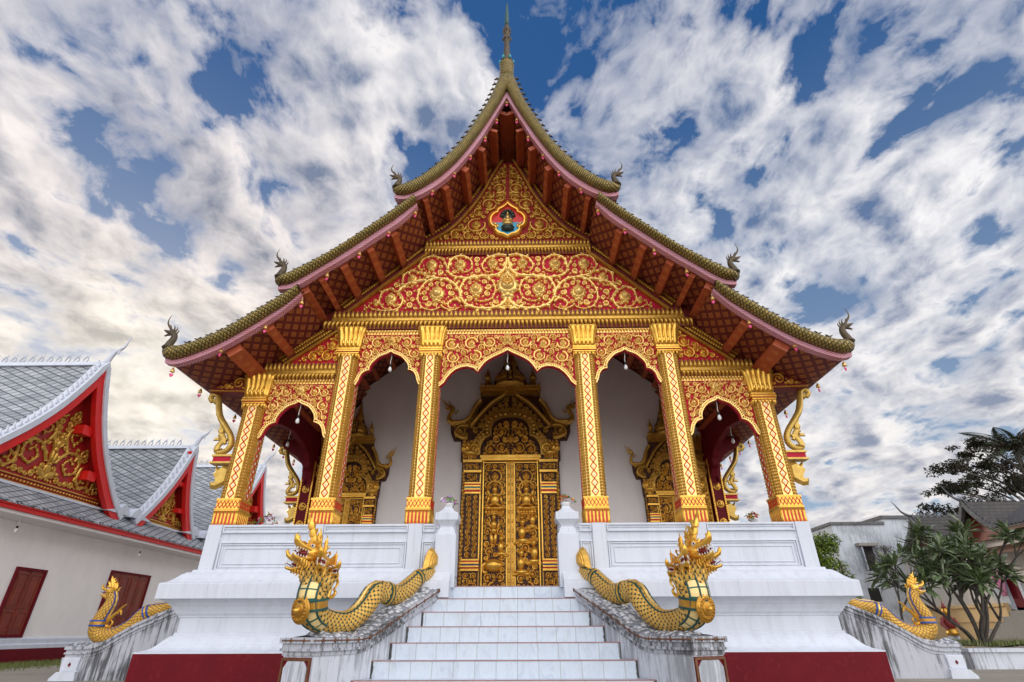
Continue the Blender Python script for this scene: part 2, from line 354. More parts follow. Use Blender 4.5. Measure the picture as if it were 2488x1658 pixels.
def box(m, x0, x1, y0, y1, z0, z1, mi=0):
    m.add([(x0,y0,z0),(x1,y0,z0),(x1,y1,z0),(x0,y1,z0),(x0,y0,z1),(x1,y0,z1),(x1,y1,z1),(x0,y1,z1)],
          [(0,3,2,1),(4,5,6,7),(0,1,5,4),(1,2,6,5),(2,3,7,6),(3,0,4,7)], [(x0,z0),(x1,z0),(x1,z0),(x0,z0),(x0,z1),(x1,z1),(x1,z1),(x0,z1)], mi)
def prism(m, pts, T, w0, w1, mi=0, back=True):
    n = len(pts); a = [T(u, v, w0) for u, v in pts]; b = [T(u, v, w1) for u, v in pts]
    fs = [list(range(n, 2*n))] + ([list(range(n))[::-1]] if back else []) + [(i, (i+1) % n, n+(i+1) % n, n+i) for i in range(n)]
    m.add(a+b, fs, list(pts)*2, mi)
def sweep(m, path, rad, n=8, prof=None, mi=0, uvs=None, cap=True, up=None, sm=True, belly=None):
    """tube along path; rad: number or (a, b) per point (a along the normal, b along the binormal)"""
    P = [Vector(p) for p in path]; k = len(P); vs = []; uv = []
    if not isinstance(rad, (list, tuple)): rad = [rad]*k
    prev = None; L = 0.0
    for i, p in enumerate(P):
        t = (P[min(i+1, k-1)] - P[max(i-1, 0)]).normalized()
        if i: L += (p-P[i-1]).length
        if up is not None: b = t.cross(Vector(up)); 
        else:
            if prev is None: prev = Vector((0, 0, 1)) if abs(t.z) < .9 else Vector((1, 0, 0))
            b = t.cross(prev)
        if b.length < 1e-6: b = t.orthogonal()
        b.normalize(); nn = b.cross(t).normalized(); prev = nn
        ra, rb = rad[i] if isinstance(rad[i], (list, tuple)) else (rad[i], rad[i])
        for j in range(n+1):
            th = 2*math.pi*j/n
            c, s_ = (math.cos(th), math.sin(th)) if prof is None else prof[j % n]
            vs.append(p + nn*(c*ra) + b*(s_*rb)); uv.append((j/n*(uvs[0] if uvs else 1), L*(uvs[1] if uvs else 1)))
    w = n+1
    fs = [(i*w+j, i*w+j+1, (i+1)*w+j+1, (i+1)*w+j) for i in range(k-1) for j in range(n)]
    mis = mi
    m.add(vs, fs, uv, mi, sm)
    if cap: m.add([vs[j] for j in range(n)], [list(range(n))[::-1]], None, mi); m.add([vs[(k-1)*w+j] for j in range(n)], [list(range(n))], None, mi)
def lathe(m, prof, n=16, c=(0,0,0), rot=0.0, mi=0, sm=True, sx=1, sy=1):
    k = len(prof)
    vs = [(c[0]+r*math.cos(rot+2*math.pi*j/n)*sx, c[1]+r*math.sin(rot+2*math.pi*j/n)*sy, c[2]+z) for r, z in prof for j in range(n)]
    uv = [(j/n, z) for r, z in prof for j in range(n)]
    fs = [(i*n+j, i*n+(j+1) % n, (i+1)*n+(j+1) % n, (i+1)*n+j) for i in range(k-1) for j in range(n)]
    fs += [list(range(n))[::-1], [(k-1)*n+j for j in range(n)]]
    m.add(vs, fs, uv, mi, sm)
def sqlathe(m, prof, c, mi=0): lathe(m, [(r*math.sqrt(2), z) for r, z in prof], 4, c, math.pi/4, mi, False)
def ell(m, c, r, mi=0, n=10, k=6, M=None):
    vs = []; fs = []
    for i in range(k+1):
        ph = math.pi*i/k
        for j in range(n):
            th = 2*math.pi*j/n; p = Vector((r[0]*math.sin(ph)*math.cos(th), r[1]*math.sin(ph)*math.sin(th), r[2]*math.cos(ph)))
            if M is not None: p = M @ p
            vs.append((c[0]+p.x, c[1]+p.y, c[2]+p.z))
    fs = [(i*n+j, (i+1)*n+j, (i+1)*n+(j+1) % n, i*n+(j+1) % n) for i in range(k) for j in range(n)]
    m.add(vs, fs, None, mi, True)
def ringloft(m, rings, mi=0, sm=True, uvs=None, close=True, cap=True):
    n = len(rings[0]); vs = [p for r in rings for p in r]; k = len(rings)
    fs = [(i*n+j, i*n+(j+1) % n, (i+1)*n+(j+1) % n, (i+1)*n+j) for i in range(k-1) for j in range(n if close else n-1)]
    if cap and close: fs += [list(range(n))[::-1], [(k-1)*n+j for j in range(n)]]
    m.add(vs, fs, uvs, mi, sm)
def cr(pts, n):
    """Catmull-Rom through 2D/3D points, n points evenly by arc length"""
    P = [np.array(p, float) for p in pts]; P = [2*P[0]-P[1]] + P + [2*P[-1]-P[-2]]; out = []
    for i in range(1, len(P)-2):
        for t in np.linspace(0, 1, 12, endpoint=False):
            a, b, c, d = P[i-1:i+3]
            out.append(.5*(2*b+(c-a)*t+(2*a-5*b+4*c-d)*t*t+(3*b-a-3*c+d)*t**3))
    out.append(P[-2]); out = np.array(out)
    s = np.concatenate([[0], np.cumsum(np.linalg.norm(np.diff(out, axis=0), axis=1))])
    q = np.linspace(0, s[-1], n)
    return [tuple(float(np.interp(x, s, out[:, j])) for j in range(out.shape[1])) for x in q]

# ------------------------------------------------------------------ carved ornament (2D, mapped by T(u, v, height))
def ribbon(m, T, pts, w, h, mi=0):
    k = len(pts); vs = []
    for i, (u, v) in enumerate(pts):
        a = pts[max(i-1, 0)]; b = pts[min(i+1, k-1)]; dx, dy = b[0]-a[0], b[1]-a[1]; l = math.hypot(dx, dy) or 1
        nx, ny = -dy/l, dx/l; ww = w[i] if isinstance(w, list) else w; hh = h*min(1, ww/(max(w) if isinstance(w, list) else w)*1.15)
        for q, z in ((-1, 0), (-.72, .75), (0, 1), (.72, .75), (1, 0)): vs.append(T(u+nx*ww*q, v+ny*ww*q, hh*z))
    m.add(vs, [(i*5+j, i*5+j+1, i*5+j+6, i*5+j+5) for i in range(k-1) for j in range(4)] + [(0,1,2,3,4), tuple((k-1)*5+j for j in (4,3,2,1,0))], None, mi, True)
def dome(m, T, outline, c, h, mi=0, steps=((1, 0), (.86, .55), (.55, .9), (0, 1))):
    n = len(outline); vs = []
    for s_, z in steps[:-1]: vs += [T(c[0]+(u-c[0])*s_, c[1]+(v-c[1])*s_, h*z) for u, v in outline]
    vs.append(T(c[0], c[1], h*steps[-1][1])); k = len(steps)-1
    fs = [(i*n+j, i*n+(j+1) % n, (i+1)*n+(j+1) % n, (i+1)*n+j) for i in range(k-1) for j in range(n)]
    fs += [((k-1)*n+j, (k-1)*n+(j+1) % n, k*n) for j in range(n)]
    m.add(vs, fs, None, mi, True)
def disc(m, T, c, r, h, n=8, mi=0): dome(m, T, [(c[0]+r*math.cos(2*math.pi*j/n), c[1]+r*math.sin(2*math.pi*j/n)) for j in range(n)], c, h, mi)
def bud(m, T, c, r, h, tall=1.35, mi=0, rich=True):
    """lotus bud: scalloped teardrop with a pointed tip, layered"""
    def out(s_, lobes):
        o = []
        for j in range(20):
            a = 2*math.pi*j/20 - math.pi/2; x = math.cos(a)*r*s_; y = math.sin(a)*r*s_
            if y > 0: x *= (1-(y/(r*s_))**1.6*.75); y *= tall
            k = 1+lobes*(1 if j % 2 else -1)
            o.append((c[0]+x*k, c[1]+y*k))
        return o
    dome(m, T, out(1, .07), c, h*.65, mi, ((1, 0), (.9, .8), (.6, 1), (0, 1)))
    if rich:
        dome(m, lambda u, v, w: T(u, v, w+h*.5), out(.66, .0), c, h*.7, mi)
        if r > .05:
            for j in range(11):
                a = -math.pi/2+(j-5)*.50; disc(m, T, (c[0]+math.cos(a)*r*.93, c[1]+math.sin(a)*r*.93), r*.17, h*.55, 6, mi)
            for j in range(7): disc(m, lambda u, v, w: T(u, v, w+h*.9), (c[0]+math.cos(j*.9)*r*.24, c[1]+math.sin(j*.9)*r*.24), r*.13, h*.45, 6, mi)
            for s_ in (-1, 1): leaf(m, T, (c[0], c[1]-r*1.0), -math.pi/2+s_*1.0, r*.8, r*.17, h*.6, s_*1.3, mi, False)
        dome(m, T, [(c[0]+math.cos(a)*r*.38, c[1]-r*1.05+math.sin(a)*r*.38) for a in [2*math.pi*j/8 for j in range(8)]], (c[0], c[1]-r*1.05), h*.8, mi)
def leaf(m, T, p, a, L, w, h, bend=.8, mi=0, curl=True):
    pts = []; ws = []; x, y = p; n = 7
    for i in range(n):
        t = i/(n-1); pts.append((x, y)); ws.append(w*(.35+1.1*math.sin(math.pi*min(1, t*.85+.12)))*(1 if i < n-1 else .35))
        x += math.cos(a)*L/n; y += math.sin(a)*L/n; a += bend*(1.2 if t > .4 else .5)/n*2
    ribbon(m, T, pts, ws, h, mi)
    if curl: disc(m, T, pts[-1], w*.95, h*1.1, 6, mi)
def scroll(m, T, c, r, a0, hand, w, h, rng, center='bud', leaves=True, mi=0):
    """vine ring round a bud, or a closing spiral; hand = +1 / -1"""
    pts = []; ws = []
    turns = 1.72*math.pi if center == 'bud' else 3.0*math.pi
    n = max(14, int(turns*4.5)); rr0 = r-w
    for i in range(n+1):
        t = i/n; a = a0+hand*turns*t
        rad = rr0*(1-.16*t*t) if center == 'bud' else rr0*(1-.72*t)
        pts.append((c[0]+rad*math.cos(a), c[1]+rad*math.sin(a))); ws.append(w*(1.15-.5*t))
    ribbon(m, T, pts, ws, h, mi)
    disc(m, T, pts[-1], w*1.05, h*1.15, 7, mi)
    if center == 'bud':
        bud(m, T, (c[0], c[1]-r*.07), r*.47, h*1.5, 1.4, mi)
        if leaves:
            for q in (.16, .36, .56, .76, .93):
                i = int(q*n); a = a0+hand*turns*q
                leaf(m, T, pts[i], a+hand*1.9+rng.uniform(-.2, .2), r*.36, max(w*.6, r*.075), h*.8, hand*-1.2, mi)
            for q in (.10, .24, .38, .52, .66, .80):
                i = int(q*n); a = a0+hand*turns*q
                leaf(m, T, (pts[i][0]+math.cos(a)*w*.7, pts[i][1]+math.sin(a)*w*.7), a+hand*1.15, r*.24, w*.5, h*.8, hand*1.6, mi)
    elif r > 2.2*w: disc(m, T, c, w*.9, h*1.1, 7, mi)
def poly_dist(poly, X, Y):
    """signed distance (inside +) from grid points to a polygon"""
    P = np.array(poly); Q = np.roll(P, -1, 0); D = np.full(X.shape, 1e9); ins = np.zeros(X.shape, bool)
    for (ax, ay), (bx, by) in zip(P, Q):
        ex, ey = bx-ax, by-ay; l2 = ex*ex+ey*ey or 1e-12
        t = np.clip(((X-ax)*ex+(Y-ay)*ey)/l2, 0, 1)
        D = np.minimum(D, np.hypot(X-ax-t*ex, Y-ay-t*ey))
        cnd = (ay > Y) != (by > Y)
        if abs(by-ay) > 1e-12: ins ^= cnd & (X < (bx-ax)*(Y-ay)/(by-ay)+ax)
    return np.where(ins, D, -D)
def fill(m, T, poly, seeds, rmax, rmin, w, h, seed, gap=.006, rbud=None, grid=150, mi=0, obst=(), maxn=400):
    """carved foliage filling poly: seeds = [(x, y, r)] big scrolls, then a greedy packing"""
    rng = random.Random(seed)
    xs = [p[0] for p in poly]; ys = [p[1] for p in poly]
    nx = grid; ny = max(8, int(grid*(max(ys)-min(ys))/(max(xs)-min(xs))))
    X, Y = np.meshgrid(np.linspace(min(xs), max(xs), nx), np.linspace(min(ys), max(ys), ny))
    D = poly_dist(poly, X, Y) - gap
    for ox, oy, orr in obst: D = np.minimum(D, np.hypot(X-ox, Y-oy)-orr)
    circ = []; rbud = rbud or rmax*.5
    def put(x, y, r):
        circ.append((x, y, r)); np.minimum(D, np.hypot(X-x, Y-y)-r, out=D)
    for s_ in seeds: put(*s_)
    while len(circ) < maxn:
        i = np.unravel_index(np.argmax(D), D.shape); r = D[i]
        if r < rmin: break
        put(X[i], Y[i], min(r, rmax))
    hand = 1
    for k, (x, y, r) in enumerate(circ):
        # start each vine at the nearest larger neighbour so that scrolls grow out of each other
        best = None
        for q, (a, b, c) in enumerate(circ[:k]):
            d = math.hypot(a-x, b-y)-c
            if best is None or d < best[0]: best = (d, a, b)
        a0 = math.atan2(best[2]-y, best[1]-x) if best else rng.uniform(0, 6.28)
        hand = rng.choice((-1, 1))
        if r >= rbud: scroll(m, T, (x, y), r*1.03, a0, hand, min(w, r*.17), h, rng, 'bud', True, mi)
        elif r >= rmin*1.7: scroll(m, T, (x, y), r*1.08, a0, hand, min(w*.85, r*.24), h*.9, rng, 'spiral', False, mi)
        else: leaf(m, T, (x+math.cos(a0)*r*.9, y+math.sin(a0)*r*.9), a0+math.pi+hand*.4, r*1.9, min(w*.8, r*.34), h*.8, -hand*.8, mi)
    return circ
def mirror_fill(m, T, poly, *a, **k):
    fill(m, T, poly, *a, **k)
    fill(m, lambda u, v, w: T(-u, v, w), poly, *a, **k)
def petals(m, T, u0, u1, v0, v1, pitch, h, down=False, lean=0.0, mi=0, width=.44):
    """a row of carved lotus petals between u0 and u1"""
    n = max(1, int(round((u1-u0)/pitch))); p = (u1-u0)/n
    shape = [(-1, 0), (-1, .25), (-.75, .55), (-.3, .82), (0, 1), (.3, .82), (.75, .55), (1, .25), (1, 0)]
    for i in range(n):
        c = u0+p*(i+.5); sg = -1 if c < 0 else 1
        o = [(c+x*p*width+sg*lean*y*p, (v1-(v1-v0)*y) if down else v0+(v1-v0)*y) for x, y in shape]
        dome(m, T, o, (c+sg*lean*.4*p, v0+(v1-v0)*(.6 if down else .4)), h, mi, ((1, 0), (.8, .75), (0, 1)))
def band(m, T, pts, w0, w1, h0, h1, mi=0):
    """flat moulding that follows pts, from offset w0 to w1 to its left, height h0..h1"""
    k = len(pts); vs = []
    for i, (u, v) in enumerate(pts):
        a = pts[max(i-1, 0)]; b = pts[min(i+1, k-1)]; dx, dy = b[0]-a[0], b[1]-a[1]; l = math.hypot(dx, dy) or 1
        nx, ny = -dy/l, dx/l
        for o, z in ((w0, h0), (w0, h1), (w1, h1), (w1, h0)): vs.append(T(u+nx*o, v+ny*o, z))
    fs = [(i*4+j, i*4+(j+1) % 4, i*4+4+(j+1) % 4, i*4+4+j) for i in range(k-1) for j in range(4)]
    fs += [(0, 3, 2, 1), tuple((k-1)*4+j for j in range(4))]
    m.add(vs, fs, None, mi)
def beads(m, T, pts, pitch, r, h, mi=0, off=0.0):
    q = cr(pts, max(3, int(sum(math.dist(a, b) for a, b in zip(pts, pts[1:]))/pitch)))
    for i, (u, v) in enumerate(q):
        a = q[max(i-1, 0)]; b = q[min(i+1, len(q)-1)]; dx, dy = b[0]-a[0], b[1]-a[1]; l = math.hypot(dx, dy) or 1
        disc(m, T, (u-dy/l*off, v+dx/l*off), r, h, 6, mi)
def flame(m, pts_out, T, th, mi=0):
    """flame shaped plate: outline in 2D, thick in the middle, sharp at the rim"""
    n = len(pts_out); cx = sum(p[0] for p in pts_out)/n; cy = sum(p[1] for p in pts_out)/n
    a = [T(u, v, 0) for u, v in pts_out]; b = [T(cx+(u-cx)*.72, cy+(v-cy)*.72, th) for u, v in pts_out]; c = [T(cx+(u-cx)*.72, cy+(v-cy)*.72, -th) for u, v in pts_out]
    m.add(a+b+c, [list(range(n, 2*n)), list(range(2*n, 3*n))[::-1]] + [(i, (i+1) % n, n+(i+1) % n, n+i) for i in range(n)] + [((i+1) % n, i, 2*n+i, 2*n+(i+1) % n) for i in range(n)], None, mi, False)
def FT(y): return lambda u, v, w: (u, y-w, v)      # facade plane facing the viewer (-y)

def vine(m, T, pts, w, h, rng, pitch, llen, mi=0, tip=.45, bead=True):
    """hand traced stem with scalloped edge and alternating curled leaves"""
    L = sum(math.dist(a, b) for a, b in zip(pts, pts[1:])); n = max(12, int(L/.022)); q = cr(pts, n); n = len(q)
    ribbon(m, T, q, [w*(1-(1-tip)*i/(n-1)) for i in range(n)], h, mi); disc(m, T, q[-1], w*1.15, h*1.15, 8, mi)
    k = max(3, int(L/pitch))
    for j in range(1, k):
        i = int(j*(n-1)/k); a, b = q[max(i-1, 0)], q[min(i+1, n-1)]; an = math.atan2(b[1]-a[1], b[0]-a[0]); sd = 1 if j % 2 else -1; f = 1-(1-tip)*i/(n-1)
        leaf(m, T, q[i], an+sd*.75, llen*rng.uniform(.8, 1.1)*f, w*.85*f, h*.85, sd*-1.5 if j % 3 else sd*1.2, mi)
    if bead:
        for i in range(2, n-1, 2):
            a, b = q[i-1], q[i+1]; dx, dy = b[0]-a[0], b[1]-a[1]; l = math.hypot(dx, dy) or 1; f = w*(1-(1-tip)*i/(n-1))
            for sd in (-1, 1): disc(m, T, (q[i][0]-dy/l*f*.85*sd, q[i][1]+dx/l*f*.85*sd), f*.42, h*.75, 5, mi)
    return q
# ================================================================== the temple (floor coordinates, lifted by F)
temple = empty('temple', 'white and gold temple with three tier red eaved roof and gilded front porch', 'temple')
T1m = [(0,9.82),(.17,9.31),(.46,8.65),(.72,8.11),(.96,7.67),(1.26,7.27),(1.53,7.0),(1.79,6.79),(1.97,6.71),(2.13,6.73)]
T1b = [(0,9.50),(.13,9.18),(.33,8.69),(.58,8.11),(.89,7.54),(1.16,7.14),(1.42,6.87),(1.69,6.67),(1.96,6.59),(2.12,6.63)]
T1t = [(0,10.5),(.16,10.22),(.28,9.75),(.43,9.26),(.63,8.78),(.83,8.28),(1.07,7.86),(1.31,7.52),(1.54,7.23),(1.78,7.02),(1.98,6.93),(2.15,6.87)]
T2m = [(1.70,6.50),(2.0,6.21),(2.32,5.90),(2.77,5.48),(3.08,5.20),(3.33,4.99),(3.58,4.80),(3.75,4.69),(3.92,4.66)]
T2b = [(1.67,6.42),(1.95,6.05),(2.28,5.74),(2.67,5.38),(2.98,5.11),(3.26,4.89),(3.52,4.67),(3.70,4.57),(3.90,4.55)]
T2t = [(1.73,6.65),(1.98,6.38),(2.25,6.09),(2.55,5.80),(2.83,5.53),(3.14,5.27),(3.42,5.07),(3.65,4.92),(3.81,4.84),(3.96,4.79)]
T3m = [(3.50,4.49),(3.70,4.26),(3.95,4.06),(4.25,3.81),(4.54,3.60),(4.84,3.43),(5.07,3.32),(5.31,3.25),(5.42,3.28)]
T3b = [(3.48,4.42),(3.72,4.13),(4.01,3.86),(4.31,3.62),(4.57,3.43),(4.80,3.30),(5.03,3.20),(5.25,3.14),(5.40,3.17)]
T3t = [(3.53,4.61),(3.73,4.43),(3.96,4.24),(4.19,4.05),(4.46,3.83),(4.69,3.68),(4.92,3.56),(5.17,3.47),(5.36,3.46),(5.47,3.42)]
YV = -1.0; YBACK = 13.0
def prof_z(x):
    x = abs(x)
    for cv in (T1b, T2b, T3b):
        if x <= cv[-1][0]-(.25 if cv is not T3b else 0): return float(np.interp(x, [p[0] for p in cv], [p[1] for p in cv]))
    return T3b[-1][1]
def naga_finial(m, x, z, y, hgt, sg):
    """small roof naga: curved neck, head with open beak, tall crest; outward = sg"""
    T = lambda u, v, w: (x+sg*u*hgt, y+w*hgt, z+v*hgt)
    pa = cr([(-.08,-.08),(.02,.0),(.03,.18),(-.03,.34),(-.02,.46),(.08,.52)], 16)
    sweep(m, [T(u, v, 0) for u, v in pa], [((.105-.045*i/15)*hgt, (.095-.04*i/15)*hgt) for i in range(16)], 8)
    for a, b, c in (((.06,.515),(.27,.56),.042), ((.06,.48),(.22,.455),.03)):
        sweep(m, [T(a[0]+(b[0]-a[0])*t, a[1]+(b[1]-a[1])*t + (.04*t*t if c > .035 else -.02*t), 0) for t in (0,.35,.7,1)], [c*hgt*k for k in (1.3,1.1,.75,.15)], 6)
    ell(m, T(.05,.53,0), (.075*hgt, .06*hgt, .065*hgt), n=8, k=5)
    sweep(m, [T(u, v, 0) for u, v in cr([(.07,.56),(.14,.66),(.22,.76),(.24,.88),(.20,1.0)], 9)], [(.034*(1-i/8.6)*hgt+.002, .022*(1-i/8.6)*hgt+.002) for i in range(9)], 6)
    for q, (bx, by, tx, ty, th) in enumerate(((.03,.57,.06,.72,.02),(-.02,.55,-.02,.68,.018),(-.06,.50,-.08,.61,.016),(.12,.62,.16,.74,.016),(.14,.47,.20,.40,.014))):
        k = 5; pp = [T(bx+(tx-bx)*t - .02*math.sin(math.pi*t), by+(ty-by)*t, 0) for t in [i/(k-1) for i in range(k)]]
        sweep(m, pp, [(th*(1-t*.9)*1.6*hgt, th*(1-t*.9)*hgt) for t in [i/(k-1) for i in range(k)]], 5)
    flame(m, [(-.10,.03),(-.20,.07),(-.17,.10),(-.27,.19),(-.15,.16),(-.07,.12)], T, .025*hgt)
    lathe(m, [(.145*hgt,0),(.16*hgt,.03*hgt),(.145*hgt,.06*hgt)], 10, T(-.01,.08,0))
def roof_tier(cm, cb, ct, sides, label):
    n = 44
    roof = MB(); sof = MB(); pieces = []
    M_, B_, T_ = cr(cm, n), cr(cb, n), cr(ct, n)
    T_ = [(b[0]+(a[0]-b[0])*.90, b[1]+(a[1]-b[1])*.90) for a, b in zip(T_, M_)]
    Q_ = [(b[0]+(a[0]-b[0])*.62, b[1]+(a[1]-b[1])*.62) for a, b in zip(M_, B_)]
    for sg in sides:
        roll = MB(); trim = MB(); crest = MB(); pieces.append((roll, trim, crest))
        # tiled upper surface and boarded soffit
        L = [0]
        for a, b in zip(M_, M_[1:]): L.append(L[-1]+math.dist(a, b))
        for mb, cv, off, flip in ((roof, M_, .10, sg < 0), (sof, B_, .05, sg > 0)):
            y0 = YV+.10 if mb is roof else YV+.06
            vs = []; uv = []
            for (x, z), l in zip(cv, L):
                for y in (y0, YBACK): vs.append((sg*x, y, z+off)); uv.append((l, y) if mb is sof else (y, l))
            fs = [(2*i, 2*i+1, 2*i+3, 2*i+2) if flip else (2*i, 2*i+2, 2*i+3, 2*i+1) for i in range(n-1)]
            mb.add(vs, fs, uv, 0, True)
        # close the eave and the back
        ex, ez = M_[-1]; bx, bz = B_[-1]
        roof.add([(sg*ex, YV+.1, ez+.1), (sg*ex, YBACK, ez+.1), (sg*bx, YBACK, bz+.05), (sg*bx, YV+.1, bz+.05)], [(0,1,2,3)], None, 1)
        roof.add([(sg*x, YBACK, z+.1) for x, z in M_]+[(sg*x, YBACK, z+.05) for x, z in B_[::-1]], [list(range(2*n))], None, 1)
        # scaled roll along the verge
        rings = []; uv = []; l = 0
        for i in range(n):
            a = np.array(Q_[i]); b = np.array(T_[i]); c = (a+b)/2; h = (b-a)/2
            if i: l += math.dist(T_[i], T_[i-1])
            k = 1.0 if i < n-3 else (.97, .82, .45)[i-(n-3)]
            hl = math.hypot(*h)
            rings.append([(sg*(c[0]+h[0]*math.cos(t)*k), YV-.05+.12*math.sin(t)*k, c[1]+h[1]*math.cos(t)*k) for t in [2*math.pi*j/14 for j in range(15)]])
            uv += [(j/14*hl*4.2, l) for j in range(15)]
        ringloft(roll, rings, 0, True, uv, close=False)
        roll.add(rings[-1][:14], [list(range(14))]); roll.add(rings[0][:14], [list(range(14))[::-1]])
        # pink mosaic trim under the roll
        tr = []; uv = []; l = 0
        for i in range(n):
            (mx, mz), (bx, bz) = Q_[i], B_[i]
            if i: l += math.dist(B_[i], B_[i-1])
            hh = math.dist(M_[i], B_[i])
            tr.append([(sg*bx, YV-.015, bz), (sg*mx, YV-.02, mz+.02), (sg*mx, YV+.12, mz+.02), (sg*bx, YV+.10, bz)])
            uv += [(0, l), (hh, l), (hh+.1, l), (.1, l)]
        ringloft(trim, tr, 0, False, uv)
        # leaf crest along the top of the roll
        tot = sum(math.dist(a, b) for a, b in zip(T_, T_[1:])); k = int(tot/.175)
        Tc = cr(T_, k+1)
        for i in range(2 if cm is T1m else 1, k-1):
            x, z = Tc[i]; dx, dz = Tc[i+1][0]-Tc[i-1][0], Tc[i+1][1]-Tc[i-1][1]; l = math.hypot(dx, dz); tx, tz = dx/l, dz/l; nx, nz = -tz, tx
            if nz < 0 and abs(nz) > abs(nx): nx, nz = -nx, -nz
            nx, nz = abs(nx)*1, abs(nz)
            Tl = lambda u, v, w: (sg*(x+tx*u+nx*v), YV-.03+w, z+tz*u+nz*v)
            flame(crest, [(-.022,-.02),(-.014,.045),(-.055,.080),(-.02,.074),(.0,.060),(.03,.080),(.070,.098),(.034,.045),(.022,-.02)], Tl, .018)
    o = roof.build('roof', ['tile_temple', 'red_dark'], temple, F); o['label'] = label
    for roll, trim, crest in pieces: roll.build('verge_roll', 'verge_scale', o, F); trim.build('verge_trim', 'pink_lattice', o, F); crest.build('crest_row', 'bronze_dark', o, F)
    sof.build('soffit', 'soffit', o, F)
    x, z = ct[-1]
    for sg in sides:
        f = MB(); naga_finial(f, sg*(x-.06), z-.07, YV-.02, .70, sg); f.build('naga_finial', 'bronze_dark', o, F)
    return o
roof1 = roof_tier(T1m, T1b, T1t, (1, -1), 'topmost steep roof tier under the spire')
roof2 = roof_tier(T2m, T2b, T2t, (1, -1), 'middle roof tier below the steep top')
roof3 = roof_tier(T3m, T3b, T3t, (1, -1), 'lowest roof tier reaching out over the porch')
# spire on the apex
s = MB()
lathe(s, [(.15,10.10),(.16,10.3),(.155,10.5),(.175,10.58),(.15,10.63),(.14,10.68)], 10, (0,YV-.02,0), 0, 0)
lathe(s, [(.14,10.66),(.145,10.72),(.11,10.80),(.115,10.86),(.085,11.0),(.062,11.28),(.07,11.34),(.055,11.40),(.075,11.52),(.082,11.62),(.06,11.72),(.075,11.80),(.082,11.92),(.062,12.0),(.07,12.06),(.05,12.12)], 10, (0,YV-.02,0), 0, 1)
lathe(s, [(.05,12.1),(.052,12.35),(.04,12.7),(.022,13.0),(.004,13.16)], 8, (0,YV-.02,0), 0, 2)
for k in range(6):
    a = k*math.pi/3; ell(s, (.085*math.cos(a), YV-.02+.085*math.sin(a), 11.60), (.03,.03,.07), 1, 6, 4); ell(s, (.085*math.cos(a+.5), YV-.02+.085*math.sin(a+.5), 11.9), (.028,.028,.06), 1, 6, 4)
    ell(s, (.15*math.cos(a), YV-.02+.15*math.sin(a), 10.74), (.035,.035,.06), 3, 6, 4)
s.build('spire', ['verge_scale', 'bronze_dark', 'green_dark', 'teal'], roof1, F)

# purlins under the soffit, each running from the verge into the porch
def purlin(x, w, deep, tier, y1=3.3):
    for sg in (1, -1):
        z0 = prof_z(x); e = .02; sl = (prof_z(x+e)-prof_z(x-e))/(2*e); l = math.hypot(1, sl); tx, tz = 1/l, sl/l; nx, nz = -tz*1, tx
        if nz < 0: nx, nz = -nx, -nz
        z0 += .06
        q = []
        for u, v in ((-w/2, .0), (w/2, .0), (w/2, -deep), (-w/2, -deep)): q.append((x+tx*u+nx*v, z0+tz*u+nz*v))
        vs = []; uv = []
        for y in (YV+.13, y1):
            for k, (a, b) in enumerate(q): vs.append((sg*a, y, b)); uv.append(((-.5, -.5, 0, 0)[k], y))
        m = MB(); f = [(0,1,5,4),(1,2,6,5),(3,0,4,7),(0,3,2,1),(4,5,6,7)]
        m.add(vs, f if sg < 0 else [t[::-1] for t in f], uv)
        # underside as its own quad so that the rosettes sit in its middle
        vs = [(sg*a, y, b) for y in (YV+.13, y1) for a, b in (q[3], q[2])]; m.add(vs, [(0,1,3,2) if sg < 0 else (2,3,1,0)], [(-w/2, YV), (w/2, YV), (-w/2, y1), (w/2, y1)])
        m.build('purlin', 'purlin', tier, F)
for x, w, d in ((.14,.09,.16),(.36,.07,.17),(.60,.10,.16),(.91,.12,.15),(1.26,.12,.14),(1.62,.10,.13)): purlin(x, w, d, roof1)
for x, w, d in ((1.80,.12,.12),(2.14,.13,.12),(2.53,.13,.12),(2.95,.14,.12),(3.30,.10,.12)): purlin(x, w, d, roof2)
for x, w, d in ((3.58,.22,.17),(4.0,.15,.12),(4.50,.24,.17)): purlin(x, w, d, roof3)
# ------------------------------------------------------------------ gable: backing wall, pediments, cornices
YP = .12
m = MB()
xs = np.linspace(0, 5.2, 60); top = [(float(x), prof_z(float(x))+.02) for x in xs]
pl = [(x, z) for x, z in top if x > .24]
gw = [(-x, z) for x, z in pl[::-1]] + [(-.16, 8.72), (.16, 8.72)] + pl + [(5.15, 3.12), (4.58, 3.12), (4.58, 3.25), (3.05, 3.25), (3.05, 4.26), (-3.05, 4.26), (-3.05, 3.25), (-4.58, 3.25), (-4.58, 3.12), (-5.15, 3.12)]
prism(m, gw, FT(YP), -.16, 0)
gable = m.build('gable_wall', 'red_dark', temple, F)
def pediment(poly, back, label, top_h=.02):
    m = MB(); prism(m, poly, FT(YP), .002, top_h); o = m.build('pediment', back, temple, F); o['label'] = label; return o
def mir(half): return half + [(-x, z) for x, z in half[::-1] if abs(x) > 1e-6]
